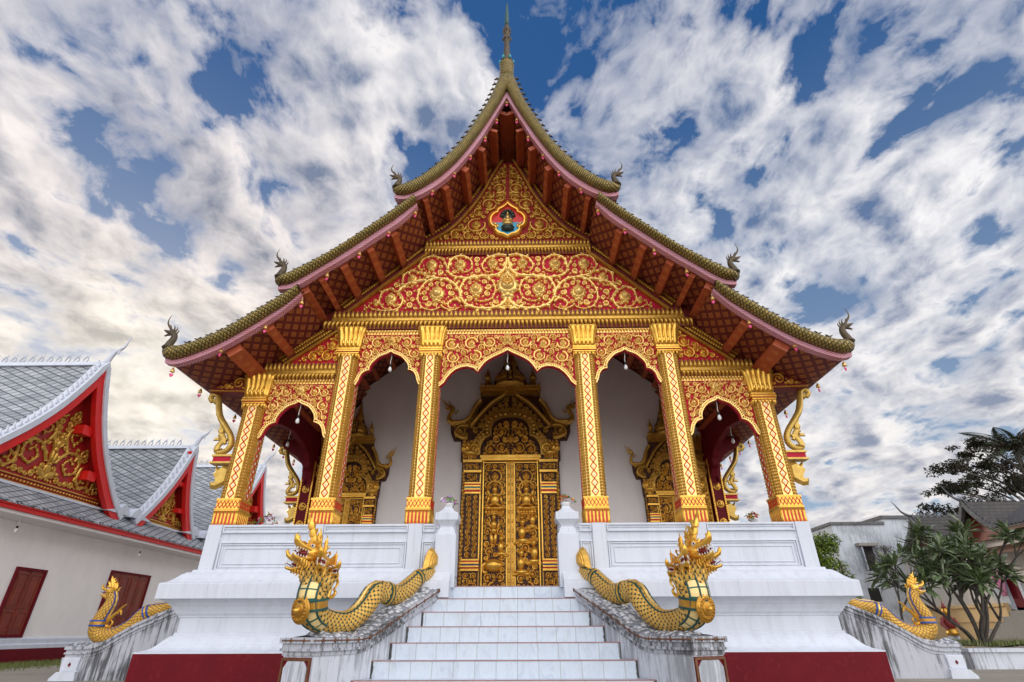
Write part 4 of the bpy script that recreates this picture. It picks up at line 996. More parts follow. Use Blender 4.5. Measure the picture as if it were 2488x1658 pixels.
# ------------------------------------------------------------------ carved doors
def figure(m, T, x, z, k, mi=0, pose='sit', sg=1):
    """low relief figure: halo, head, body, folded legs or standing skirt"""
    E = lambda cx, cz, rx, rz, h, rot=0: dome(m, T, [(x+sg*k*(cx+rx*math.cos(a)*math.cos(rot)-rz*math.sin(a)*math.sin(rot)), z+k*(cz+rx*math.cos(a)*math.sin(rot)+rz*math.sin(a)*math.cos(rot))) for a in [2*math.pi*j/14 for j in range(14)]], (x+sg*k*cx, z+k*cz), h*k*.62, mi, ((1, 0), (.88, .6), (.5, .95), (0, 1)))
    if pose == 'sit':
        ringp = [(x+k*.26*math.cos(a), z+k*(.72+.28*math.sin(a))) for a in [2*math.pi*j/20 for j in range(21)]]
        ribbon(m, T, ringp, .035*k, .10*k, mi)
        E(0, .70, .105, .135, .30); E(0, .86, .06, .07, .28); E(0, .95, .022, .05, .25); E(0, .36, .17, .24, .24); E(0, .53, .20, .07, .22)
        for s in (-1, 1): E(s*.225, .36, .055, .19, .2, s*.22); E(s*.10, .17, .15, .045, .34, -s*.15); E(s*.22, .07, .20, .075, .24, s*.08)
        E(0, .05, .26, .06, .30)
        for i in range(7): E(-.30+.10*i, -.07, .055, .07, .2)
        E(0, -.14, .36, .03, .2)
    elif pose == 'kneel':
        E(.0, .72, .10, .12, .28); E(0, .86, .05, .06, .25); E(-.02, .40, .14, .22, .26); E(.17, .42, .16, .045, .28, .35); E(.0, .12, .26, .10, .28); E(.20, .05, .16, .06, .24); E(-.2, .04, .14, .05, .2, .3)
    else:
        E(0, 1.0, .09, .11, .26); E(0, 1.14, .05, .09, .24); E(0, .72, .13, .18, .24); E(0, .48, .12, .12, .22); E(.18, .72, .05, .20, .2, -.5); E(-.18, .66, .05, .22, .2, .35)
        E(-.07, .20, .08, .26, .22, .1); E(.09, .18, .08, .26, .22, -.12); E(.15, -.05, .10, .03, .2); E(-.13, -.06, .10, .03, .2)
def doorway(name, cx, sx, kz, z0, depth, label, main):
    T0 = lambda u, v, w: (cx+u*sx, YW-.02-w*depth, z0+(v-2.85)*kz)
    mm = lambda a: (a, lambda u, v, w: T0(-u, v, w))
    def rect(m, T, u0, u1, v0, v1, w0, w1, mi=0): prism(m, [(u0, v0), (u1, v0), (u1, v1), (u0, v1)], T, w0, w1, mi)
    m = MB()
    for T in mm(T0):
        # jambs: base, stepped colour bands, carved shaft, capital
        rect(m, T, .645, 1.03, -.02, .14, 0, .20); rect(m, T, .665, 1.0, .14, .50, 0, .16, 4)
        for z, w, h, mi in ((.50, .21, .04, 0), (.54, .17, .03, 1), (.57, .21, .03, 0), (.60, .18, .03, 2), (.63, .22, .035, 0), (.665, .18, .03, 1), (.695, .20, .03, 0)): rect(m, T, .65, 1.02-.02*(w < .2), z, z+h, 0, w, mi)
        rect(m, T, .68, .98, .725, 2.05, 0, .12, 4); rect(m, T, .98, 1.09, .0, 2.78, 0, .06, 4)
        for z, w, h, mi in ((2.05, .15, .04, 0), (2.09, .17, .035, 1), (2.125, .19, .03, 0), (2.155, .17, .035, 3), (2.19, .20, .03, 0), (2.22, .17, .035, 1), (2.255, .19, .03, 0)): rect(m, T, .66, 1.0, z, z+h, 0, w, mi)
        rect(m, T, .69, .98, 2.285, 2.50, 0, .14, 4); rect(m, T, .64, 1.03, 2.50, 2.55, 0, .20); rect(m, T, .66, 1.02, 2.55, 2.72, 0, .17, 4); rect(m, T, .63, 1.05, 2.72, 2.78, 0, .22)
        for u in (.665, .60): band(m, T, [(u, 0), (u, 2.78)], -.012, .012, 0, .10)
        beads(m, T, [(.632, .02), (.632, 2.74)], .04, .016, .10)
        # blocks with striding geese, and scrolling naga shoulders above
        rect(m, T, .70, 1.12, 2.78, 3.28, 0, .12, 4)
    rect(m, T0, -.66, .66, 2.785, 2.83, 0, .14); rect(m, T0, -.68, .68, 2.83, 2.90, 0, .16)
    o = m.build(name, ['gold', 'bright_red', 'blue_paint', 'teal', 'recess'], temple, F); o['label'] = label
    # leaves
    for sg in (-1, 1):
        m = MB(); T = lambda u, v, w: T0(sg*u, v, w)
        rect(m, T, .004, .62, 0, 2.785, -.04, .01, 1)
        rect(m, T, .004, .075, 0, 2.785, .01, .05 if sg > 0 else .045, 2)
        for i in range(14):
            c = (.038, .12+.195*i); dome(m, T, [(c[0]+.028*math.cos(a), c[1]+.06*math.sin(a)) for a in [2*math.pi*j/8 for j in range(8)]], c, .07)
        band(m, T, [(.60, 0), (.60, 2.785)], -.012, .012, .01, .05); band(m, T, [(.09, 0), (.09, 2.785)], -.008, .008, .01, .04); band(m, T, [(.09, 2.76), (.60, 2.76)], -.012, .012, .01, .04)
        Tr = lambda u, v, w: T(u, v, w+.01)
        ob = [(.345, 1.92, .17), (.345, 2.12, .11)]
        if main:
            figure(m, Tr, .345, 1.72, .62, 0, 'sit')
            if sg < 0:
                figure(m, Tr, .36, 1.05, .52, 0, 'stand'); figure(m, Tr, .20, .78, .5, 0, 'kneel', -1)
                dome(m, Tr, [(.36+.20*math.cos(a), .62+.13*math.sin(a)) for a in [2*math.pi*j/16 for j in range(16)]], (.36, .62), .13)
                ribbon(m, Tr, cr([(.50, .66), (.58, .60), (.55, .48), (.48, .50)], 10), [.05]*5+[.035]*5, .10)
                ob += [(.36, 1.15, .11), (.36, 1.4, .10), (.36, 1.55, .07), (.24, .95, .09), (.24, 1.1, .06), (.36, .62, .15), (.5, .55, .06)]
            else:
                figure(m, Tr, .46, 1.32, .5, 0, 'kneel', -1); figure(m, Tr, .25, 1.02, .62, 0, 'kneel'); figure(m, Tr, .48, .62, .6, 0, 'kneel', -1); figure(m, Tr, .22, .42, .6, 0, 'kneel')
                ob += [(.46, 1.45, .10), (.46, 1.65, .06), (.25, 1.18, .12), (.25, 1.42, .07), (.48, .78, .12), (.48, 1.0, .06), (.22, .58, .12), (.22, .8, .06)]
        else: figure(m, Tr, .345, 1.15, .6, 0, 'sit'); ob = [(.345, 1.38, .26)]
        fill(m, Tr, [(.105, .02), (.585, .02), (.585, 2.74), (.105, 2.74)], [(.345, 2.45, .16), (.345, .18, .14)], .085, .0155, .020, .05, 80+sg, rbud=.075, grid=110, obst=ob)
        l = m.build('door_leaf', ['gold', 'recess', 'gold_old'], o, F)
        if main: l['label'] = 'carved door leaf with a seated figure and '+('an elephant below' if sg < 0 else 'kneeling figures below')
    # carving on jambs and shoulders
    m = MB()
    for T in mm(lambda u, v, w: T0(u, v, w)):
        for p, h0, sd in (([(.685, .16), (.985, .16), (.985, .48), (.685, .48)], .16, 3), ([(.70, .75), (.82, .75), (.82, 2.03), (.70, 2.03)], .12, 4), ([(.84, .75), (.965, .75), (.965, 2.03), (.84, 2.03)], .12, 5), ([(.99, .02), (1.08, .02), (1.08, 2.74), (.99, 2.74)], .06, 6), ([(.67, 2.56), (1.01, 2.56), (1.01, 2.71), (.67, 2.71)], .17, 7), ([(.70, 2.30), (.97, 2.30), (.97, 2.49), (.70, 2.49)], .14, 8), ([(.72, 2.80), (1.10, 2.80), (1.10, 3.26), (.72, 3.26)], .12, 9)):
            fill(m, lambda u, v, w: T(u, v, w+h0), p, [], .06, .016, .015, .04, sd, rbud=.05, grid=60)
        # goose
        Tg = lambda u, v, w: T(u, v, w+.13)
        dome(m, Tg, [(.90+.15*math.cos(a), 2.95+.07*math.sin(a)+.02*math.cos(a)) for a in [2*math.pi*j/14 for j in range(14)]], (.90, 2.95), .12)
        sweep(m, [Tg(u, v, .05) for u, v in cr([(.80, 2.98), (.72, 3.05), (.76, 3.13), (.86, 3.14), (.90, 3.09)], 10)], [.03*sx]*8+[.025*sx, .012*sx], 6)
        for u in (.88, .94): sweep(m, [Tg(u, 2.90, .04), Tg(u-.01, 2.80, .04)], .012*sx, 5)
        leaf(m, Tg, (1.0, 3.0), .6, .2, .05, .08, 1.4); leaf(m, Tg, (.95, 3.0), 1.0, .2, .05, .08, 1.4)
    m.build('jamb_carving', 'gold', o, F)
    # crown: black recess, trefoil arch band, ogee gable, tiers, spire, nagas
    m = MB()
    tre = cr([(.68, 2.90), (.67, 3.10), (.58, 3.28), (.43, 3.36)], 9)+cr([(.43, 3.37), (.44, 3.52), (.36, 3.70), (.20, 3.80), (0, 3.82)], 12)
    ogee = [(1.30, 3.26), (1.38, 3.45), (1.40, 3.74), (1.20, 3.72), (1.05, 3.76), (.92, 3.95), (.80, 4.15), (.70, 4.27), (.70, 4.58), (.40, 4.62), (.37, 4.80), (.34, 4.90), (.24, 5.02), (.17, 5.16), (.16, 5.26), (.10, 5.36), (.06, 5.5), (.035, 5.62), (.012, 5.76)]
    half = [(1.12, 2.9), (1.14, 3.26)]+ogee
    for T in mm(T0):
        prism(m, tre[::-1]+[(.70, 2.90)]+half+[(0, 5.76)], T, 0, .06, 1)
        band(m, T, tre, -.19, -.015, .06, .15, 0); band(m, T, tre, -.03, .0, .05, .18, 0); beads(m, T, tre, .045, .020, .19, 0, -.20)
        Tr = lambda u, v, w: T(u, v, w+.15)
        for i, p in enumerate(cr(tre, 15)): disc(m, Tr, (p[0]+.10*(1 if p[0] > .3 else p[0]*2), p[1]+.06), .05, .05, 8)
        # ogee rim
        rim = cr([(1.34, 3.70), (1.10, 3.70), (.95, 3.82), (.84, 4.06), (.70, 4.24)], 16); ribbon(m, lambda u, v, w: T(u, v, w+.06), rim, .055, .14)
        r2 = cr([(.95, 3.55), (.72, 3.85), (.45, 4.15), (.20, 4.33), (.07, 4.46), (0, 4.56)], 20); ribbon(m, lambda u, v, w: T(u, v, w+.06), r2, [.05]*19+[.02], .16)
        # scrolls between rim and arch
        fill(m, lambda u, v, w: T(u, v, w+.06), [(.012, 3.98), (.25, 3.95), (.48, 3.84), (.64, 3.62), (.70, 3.40), (.90, 3.40), (.90, 3.5), (.66, 3.84), (.42, 4.08), (.18, 4.26), (.012, 4.40)], [(.34, 4.0, .09), (.56, 3.82, .09), (.70, 3.62, .08), (.10, 4.1, .07)], .08, .025, .026, .10, 14, rbud=.5)
        fill(m, lambda u, v, w: T(u, v, w+.06), [(.94, 3.30), (1.28, 3.30), (1.36, 3.66), (1.06, 3.66), (.90, 3.84), (.76, 4.1), (.70, 4.12), (.80, 3.84), (.98, 3.56)], [(1.16, 3.48, .14)], .08, .022, .028, .11, 15, rbud=.11)
        sweep(m, [T(u, v, .16) for u, v in cr([(.82, 3.52), (.98, 3.60), (1.18, 3.58), (1.26, 3.42), (1.12, 3.32), (.98, 3.30)], 16)], [.035*sx*(.6+.06*i) for i in range(16)], 7)
        # naga finial at the shoulder
        sweep(m, [T(u, v, .10) for u, v in cr([(1.05, 3.70), (1.30, 3.66), (1.44, 3.78), (1.40, 3.92), (1.34, 4.0), (1.40, 4.08)], 14)], [.065*sx]*8+[.05*sx]*6, 8)
        for (bx, by, tx, ty, th) in ((1.40, 4.04, 1.62, 4.28, .04), (1.36, 4.06, 1.47, 4.24, .03), (1.42, 4.02, 1.56, 4.10, .03), (1.30, 3.92, 1.22, 4.02, .025)):
            sweep(m, [T(bx+(tx-bx)*t, by+(ty-by)*t-.03*math.sin(3.14*t), .10) for t in (0, .25, .5, .75, 1)], [th*sx*(1.3-1.2*t) for t in (0, .25, .5, .75, 1)], 6)
        # tier with pinnacles
        rect(m, T, 0, .71, 4.36, 4.40, 0, .20); rect(m, T, .0, .69, 4.40, 4.50, 0, .16); rect(m, T, 0, .73, 4.50, 4.54, 0, .22)
        petals(m, lambda u, v, w: T(u, v, w+.18), .02, .72, 4.54, 4.66, .07, .05); rect(m, T, 0, .70, 4.54, 4.58, 0, .18)
        beads(m, lambda u, v, w: T(u, v, w+.16), [(.02, 4.45), (.68, 4.45)], .05, .02, .03)
    sp = lambda m, prof, u, w, s_: lathe(m, [(r*s_*sx, z*kz) for r, z in prof], 10, (T0(u, 0, w)[0], T0(u, 0, w)[1], z0-2.85*kz), 0, 0)
    for u in (-.55, .55):
        sp(m, [(.085, 4.58), (.09, 4.62), (.07, 4.64), (.07, 4.80), (.095, 4.82), (.06, 4.86), (.07, 4.89), (.04, 4.93), (.045, 4.95), (.02, 5.0), (.012, 5.08)], u, .10, 1)
        T = lambda a, v, w: T0(u+a, v, w+.10)
    sp(m, [(.36, 4.58), (.38, 4.64), (.34, 4.67), (.35, 4.74), (.37, 4.76), (.33, 4.80), (.31, 4.88), (.27, 4.92), (.24, 5.0), (.17, 5.06), (.14, 5.12), (.175, 5.18), (.165, 5.26), (.10, 5.30), (.12, 5.34), (.08, 5.38), (.09, 5.42), (.055, 5.46), (.065, 5.50), (.04, 5.54), (.03, 5.64), (.008, 5.80)], 0, .06, 1)
    q = .13+.34*0
    nv = [(-.10, 4.60), (.10, 4.60), (.105, 4.86), (.07, 4.98), (0, 5.06), (-.07, 4.98), (-.105, 4.86)]
    prism(m, nv, T0, .06, .47, 1); band(m, T0, [(.10, 4.60), (.105, 4.86), (.07, 4.98), (0, 5.06), (-.07, 4.98), (-.105, 4.86), (-.10, 4.60)], -.0, .03, .40, .50, 0)
    figure(m, lambda u, v, w: T0(u, v, w+.46), 0, 4.66, .26, 0, 'stand')
    for a in range(16):
        th = math.pi*(a+.5)/16; dome(m, lambda u, v, w: T0(u, v, w), [(.36*math.cos(th)+.025*math.cos(b), 4.82+.05*math.sin(b)) for b in [2*math.pi*j/7 for j in range(7)]], (.36*math.cos(th), 4.82), .36*math.sin(th)+.08)
    cro = m.build('door_crown', ['gold_mid', 'recess'], o, F)
    # tympanum
    m = MB(); prism(m, [(-x, z) for x, z in tre][::1]+[(x, z) for x, z in tre[::-1]], T0, -.03, -.005, 1)
    mirror_fill(m, T0, [(.008, 2.92), (.65, 2.92), (.64, 3.10), (.55, 3.25), (.42, 3.33), (.42, 3.52), (.34, 3.66), (.18, 3.76), (.008, 3.78)], [(.20, 3.10, .13), (.46, 3.08, .12), (.20, 3.48, .12)], .10, .022, .026, .07, 17, rbud=.10)
    bud(m, T0, (0, 3.30), .07, .12); petals(m, T0, -.66, .66, 2.90, 2.96, .05, .05)
    m.build('tympanum', ['gold', 'recess'], o, F)
doorway('main_door', 0, 1.0, 1.0, 2.85, 1.0, 'tall gilt carved main door under a spired crown', True)
doorway('side_door', -3.56, .60, .76, 2.05, .75, 'smaller gilt carved door half hidden by a column, left side', False)
doorway('side_door', 3.56, .60, .76, 2.05, .75, 'smaller gilt carved door half hidden by a column, right side', False)
# ------------------------------------------------------------------ naga eave brackets
def bracket(sg, y):
    m = MB(); T = lambda u, v, w: (sg*u, y+w, v)
    q = cr([(5.20, 3.00), (5.26, 3.07), (5.21, 3.13), (5.12, 3.08), (5.07, 2.90), (5.00, 2.72), (4.87, 2.55), (4.75, 2.40), (4.685, 2.27), (4.69, 2.16), (4.76, 2.09), (4.86, 2.08), (4.905, 2.13), (4.88, 2.21), (4.83, 2.28), (4.86, 2.36), (4.92, 2.40)], 44)
    rr = []
    for i in range(44): t = i/43; rr.append(((.030+.05*math.sin(math.pi*min(1, t*1.25)))*(1 if t < .85 else .8), .05))
    sweep(m, [T(u, v, 0) for u, v in q], rr, 10, None, 0, (8, 30), up=(0, 1, 0))
    for pts in ([(4.90, 2.36), (4.96, 2.44), (4.93, 2.50), (4.97, 2.56), (4.93, 2.62), (4.96, 2.72), (4.88, 2.60), (4.86, 2.50), (4.83, 2.40)], [(4.90, 2.34), (5.0, 2.33), (4.96, 2.30), (5.0, 2.28), (4.88, 2.28)], [(4.80, 2.20), (4.745, 2.23), (4.78, 2.26), (4.74, 2.31), (4.79, 2.33), (4.82, 2.27)], [(5.08, 3.0), (5.16, 2.94), (5.13, 2.98), (5.2, 2.97), (5.18, 3.02), (5.24, 3.03), (5.16, 3.06)]):
        flame(m, pts, T, .03)
    beads(m, lambda u, v, w: T(u, v, -w-.03), [(4.80, 2.13), (4.9, 2.1)], .02, .012, .03)
    # shelf and scaly beast below
    for u0, u1, z0, z1, w in ((4.56, 4.90, 1.985, 2.02, .09), (4.56, 4.88, 1.90, 1.985, .07), (4.56, 4.91, 1.87, 1.90, .09)): prism(m, [(u0, z0), (u1, z0), (u1, z1), (u0, z1)], T, -w, w, 1 if w == .07 else 0)
    flame(m, [(4.56, 1.82), (4.70, 1.87), (4.76, 1.80), (4.83, 1.86), (4.80, 1.78), (4.85, 1.72), (4.80, 1.66), (4.76, 1.58), (4.79, 1.52), (4.86, 1.55), (4.83, 1.47), (4.74, 1.46), (4.66, 1.50), (4.56, 1.56)], T, .05)
    o = m.build('eave_bracket', ['gold_olive', 'crimson'], temple, F)
for sg in (1, -1):
    for y in (.18, 3.26, 6.3, 9.4): bracket(sg, y)
# ------------------------------------------------------------------ front stairs with flared balustrades
stairs = empty('staircase', 'pale blue tiled front staircase between flared white balustrades', 'staircase', (0, -1.0, 0))
def st(m, name, mat, par=None): return m.build(name, mat, par or stairs, F, loc=(0, 1.0, 0) if par is None else (0, 0, 0))
NS = 8
for k in range(NS):
    y = -.1-.27*k; z = -.17*k; hw = .845+.131*k; zb = max(z-.17, -F)
    m = MB(); yb = .3 if k == 0 else y+.27
    if z-.17 < -F-.001 and k == NS: break
    w1 = .845+.485*(-yb-.1) if k else .845
    vs = [(-hw-.04, y, zb), (hw+.04, y, zb), (w1+.04, yb, zb), (-w1-.04, yb, zb)]; vs += [(a, b, z) for a, b, c in vs]
    m.add(vs, [(0,3,2,1),(4,5,6,7),(0,1,5,4),(1,2,6,5),(2,3,7,6),(3,0,4,7)])
    m.add([(-hw, y-.005, z-.007), (hw, y-.005, z-.007), (hw, y+.02, z-.007), (-hw, y+.02, z-.007), (-hw, y-.006, z+.003), (hw, y-.006, z+.003), (hw, y+.02, z+.003), (-hw, y+.02, z+.003)], [(0,3,2,1),(4,5,6,7),(0,1,5,4),(1,2,6,5),(2,3,7,6),(3,0,4,7)], None, 1)
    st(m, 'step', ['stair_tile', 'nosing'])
def bal_frame(sg, base, d, n):
    b = Vector(base); d = Vector(d).normalized(); n = Vector(n).normalized()
    return lambda s_, v, w: ((b+d*s_+n*w).x, (b+d*s_+n*w).y, v)
CAPZ = [(-.12,.155),(0,.10),(.31,-.053),(.68,-.205),(.91,-.295),(1.1,-.375),(1.3,-.46),(1.45,-.527),(1.58,-.575),(1.73,-.605),(1.9,-.61),(2.47,-.61)]
def balustrade(T, par, W, S_END, worn, zg=-F, cap=CAPZ, diamonds=True, k=1.0):
    """wall with moulded cap following cap(s); T(s, z, w), w = 0 at the inner face, W at the outer face"""
    cz = cr_corners(cap, .05); m = MB()
    low = [(min(s_, S_END-.06), z-.16*k) for s_, z in cz if s_ < S_END-.061]+[(S_END-.06, cap[-1][1]-.16*k)]
    prism(m, low+[(S_END-.06, zg), (cap[0][0], zg)], T, 0, W)
    b = st(m, 'balustrade', worn, par)
    m = MB()
    for h0, h1, o in ((-.005, -.055, .045), (-.055, -.10, .02), (-.10, -.125, .035), (-.125, -.165, .012)):
        c = [(min(s_, S_END-.06+o), z) for s_, z in cz]; c = c[:-1]+[(S_END-.06+o, c[-1][1])]
        ring = [(s_, z+h0*k) for s_, z in c]+[(s_, z+h1*k) for s_, z in c[::-1]]
        prism(m, ring, T, -o, W+o, 0)
    st(m, 'cap_moulding', 'plaster_grimy', b)
    m = MB()
    if diamonds:
        tot = cr(cap, int(sum(math.dist(a, c) for a, c in zip(cap, cap[1:]))/.02)); Tn = lambda s_, z, w: T(s_, z, -w-.045)
        for i, (s_, z) in enumerate(tot):
            q = i % 9 == 4
            r = .022 if q else .0085
            dome(m, Tn, [(s_+r*math.cos(a)*(.75 if q else .7), z-.03+r*1.2*math.sin(a)) for a in [math.pi*j/2 for j in range(4)]], (s_, z-.03), .012, 0)
        st(m, 'inlay_diamonds', 'frame_brown', b); m = MB()
        Te = lambda u, v, w: T(S_END-.015+w, v, u)
        for i in range(int(W/.02)):
            q = i % 9 == 4; r = .022 if q else .0085; u = i*.02+.02
            dome(m, Te, [(u+r*math.cos(a)*.75, cap[-1][1]-.03+r*1.2*math.sin(a)) for a in [math.pi*j/2 for j in range(4)]], (u, cap[-1][1]-.03), .012, 0)
        st(m, 'inlay_diamonds', 'frame_brown', b)
    return b
for sg in (-1, 1):
    d = (sg*.436, -.9, 0); n = (sg*.9, .436, 0)
    T = bal_frame(sg, (sg*.845, -.1, 0), d, n)
    b = balustrade(T, None, .40, 2.47, 'plaster_worn')
    b['label'] = 'flared white balustrade with dark streaks, '+('right' if sg > 0 else 'left')+' of the stairs'
    # octagonal panel on the end face and stucco waves on top
    m = MB(); Te = lambda u, v, w: T(2.41+w, v, u)
    oc = [(.09, -.82), (.31, -.82), (.36, -.88), (.36, -1.14), (.31, -1.20), (.09, -1.20), (.04, -1.14), (.04, -.88)]
    prism(m, [(.0, -.79), (.40, -.79), (.40, -F+.01), (.0, -F+.01)], Te, .001, .008, 1); prism(m, oc, Te, .008, .016, 0)
    ring_mould(m, Te, .004, .396, -F+.02, -.795, .022, .022, 2)
    st(m, 'end_panel', ['plaster_worn', 'maroon', 'frame_brown'], b)
    m = MB(); cz = cr_corners([c for c in CAPZ if c[0] <= 2.35]+[(2.35, -.61)], .025)
    rng = random.Random(5); k = 15; vs = []
    for i, (s_, z) in enumerate(cz):
        e = 1 if 2 < i < len(cz)-6 else .3
        for j in range(k):
            t = j/(k-1); w = .02+.36*t; h = .055*math.sin(math.pi*t)**.6*e
            nz = mnoise.fractal(Vector((s_*9, t*3.2, sg*3.3)), .8, 2.2, 3)
            h = max(.002, h+.035*nz*math.sin(math.pi*t)*e)
            vs.append(T(s_, z+h-.004, w))
    m.add(vs, [((i*k+j), (i*k+j+1), ((i+1)*k+j+1), ((i+1)*k+j)) for i in range(len(cz)-1) for j in range(k-1)], None, 0, True)
    st(m, 'wave_relief', 'stucco_waves', b)
# ------------------------------------------------------------------ naga statues
def naga_head(P, fwd, up, k, crest, par, mats, teeth=True):
    """P base of the skull, fwd/up directions, k = size in metres"""
    f = Vector(fwd).normalized(); u = Vector(up); l = u.cross(f).normalized(); u = f.cross(l).normalized(); P = Vector(P)
    H = lambda x, y, z: P + (f*x+l*y+u*z)*k
    m = MB(); M = Matrix((f, l, u)).transposed()
    ell(m, H(.02, 0, .06), (.30*k, .23*k, .26*k), 0, 12, 8, M)
    # upper jaw with an upturned snout, lower jaw dropping open
    sweep(m, [H(.05, 0, .10), H(.28, 0, .12), H(.50, 0, .13), H(.66, 0, .20), H(.74, 0, .33), H(.70, 0, .44)], [(.14*k, .21*k), (.12*k, .19*k), (.09*k, .15*k), (.075*k, .11*k), (.05*k, .06*k), (.008*k, .01*k)], 10, None, 0, up=tuple(u))
    sweep(m, [H(.02, 0, -.06), H(.25, 0, -.16), H(.45, 0, -.22), H(.60, 0, -.20), H(.66, 0, -.13)], [(.10*k, .19*k), (.07*k, .16*k), (.055*k, .125*k), (.05*k, .09*k), (.01*k, .02*k)], 10, None, 0, up=tuple(u))
    for s_ in (-1, 1):
        ell(m, H(.20, s_*.16, .20), (.07*k, .05*k, .06*k), 3, 8, 6); ell(m, H(.235, s_*.19, .20), (.03*k, .03*k, .03*k), 4, 6, 4)
        sweep(m, [H(.05+.30*t, s_*(.19+.03*math.sin(3.1*t)), .27+.06*math.sin(3.1*t)) for t in (0, .25, .5, .75, 1)], [.02*k, .04*k, .04*k, .03*k, .012*k], 6)
        # cheek flames and ear fins
        for a, L, w in ((2.4, .36, .09), (2.9, .30, .08), (3.5, .26, .08)):
            pts = [H(-.05+math.cos(a)*L*t, s_*(.20+.10*t), .05+math.sin(a)*L*t+.08*t*t) for t in (0, .3, .6, 1)]
            sweep(m, pts, [(w*k, w*.5*k), (w*1.1*k, w*.5*k), (w*.7*k, w*.4*k), (.004*k, .004*k)], 6)
        for i in range(4):
            pts = [H(.10+.10*i, s_*.10, -.20), H(.06+.10*i, s_*.12, -.32), H(.10+.10*i, s_*.10, -.44+.04*i)]
            sweep(m, pts, [.045*k, .035*k, .004*k], 6)
        ell(m, H(.68, s_*.06, .30), (.04*k, .035*k, .04*k), 0, 6, 4)
    # tall flame crest leaning forward
    for (bx, bz, tx, tz, w) in crest:
        n = 9; pts = []; rr = []
        for i in range(n):
            t = i/(n-1); pts.append(H(bx+(tx-bx)*t-.10*math.sin(math.pi*t), 0, bz+(tz-bz)*t)); wv = w*(1-t)**.75*(1+.30*math.cos(i*2.6)); rr.append((max(.004, wv)*k, max(.003, wv*.5)*k))
        sweep(m, pts, rr, 8, None, 0, up=tuple(f))
        for s_ in (-1, 1):
            for q in (.12, .34, .55):
                b_ = (bx+(tx-bx)*q, bz+(tz-bz)*q); L = w*2.6*(1-q*.6)
                sweep(m, [H(b_[0]+s_*L*.45*t, s_*.04*t, b_[1]+L*(.9*t)) for t in (0, .4, .75, 1)], [w*.55*k, w*.5*k, w*.28*k, .003*k], 6)
    # mouth
    sweep(m, [H(.08, 0, .0), H(.30, 0, -.02), H(.46, 0, -.05)], [(.10*k, .16*k), (.085*k, .13*k), (.03*k, .05*k)], 8, None, 1, up=tuple(u))
    sweep(m, [H(.2, 0, -.10), H(.45, 0, -.12), H(.62, 0, -.05), H(.70, 0, -.09)], [(.02*k, .06*k), (.02*k, .05*k), (.015*k, .03*k), (.003*k, .006*k)], 6, None, 1, up=tuple(u))
    if teeth:
        for s_ in (-1, 1):
            for i in range(5):
                x = .28+.085*i; y = s_*(.15-.02*i)
                L = .09 if i in (0, 4) else .05
                sweep(m, [H(x, y, .05), H(x+.01, y, .05-L)], [.022*k, .003*k], 5, None, 2); sweep(m, [H(x, y*.9, -.14-.01*i), H(x, y*.9, -.14+L*.8)], [.02*k, .003*k], 5, None, 2)
    return m.build('head', mats, par)
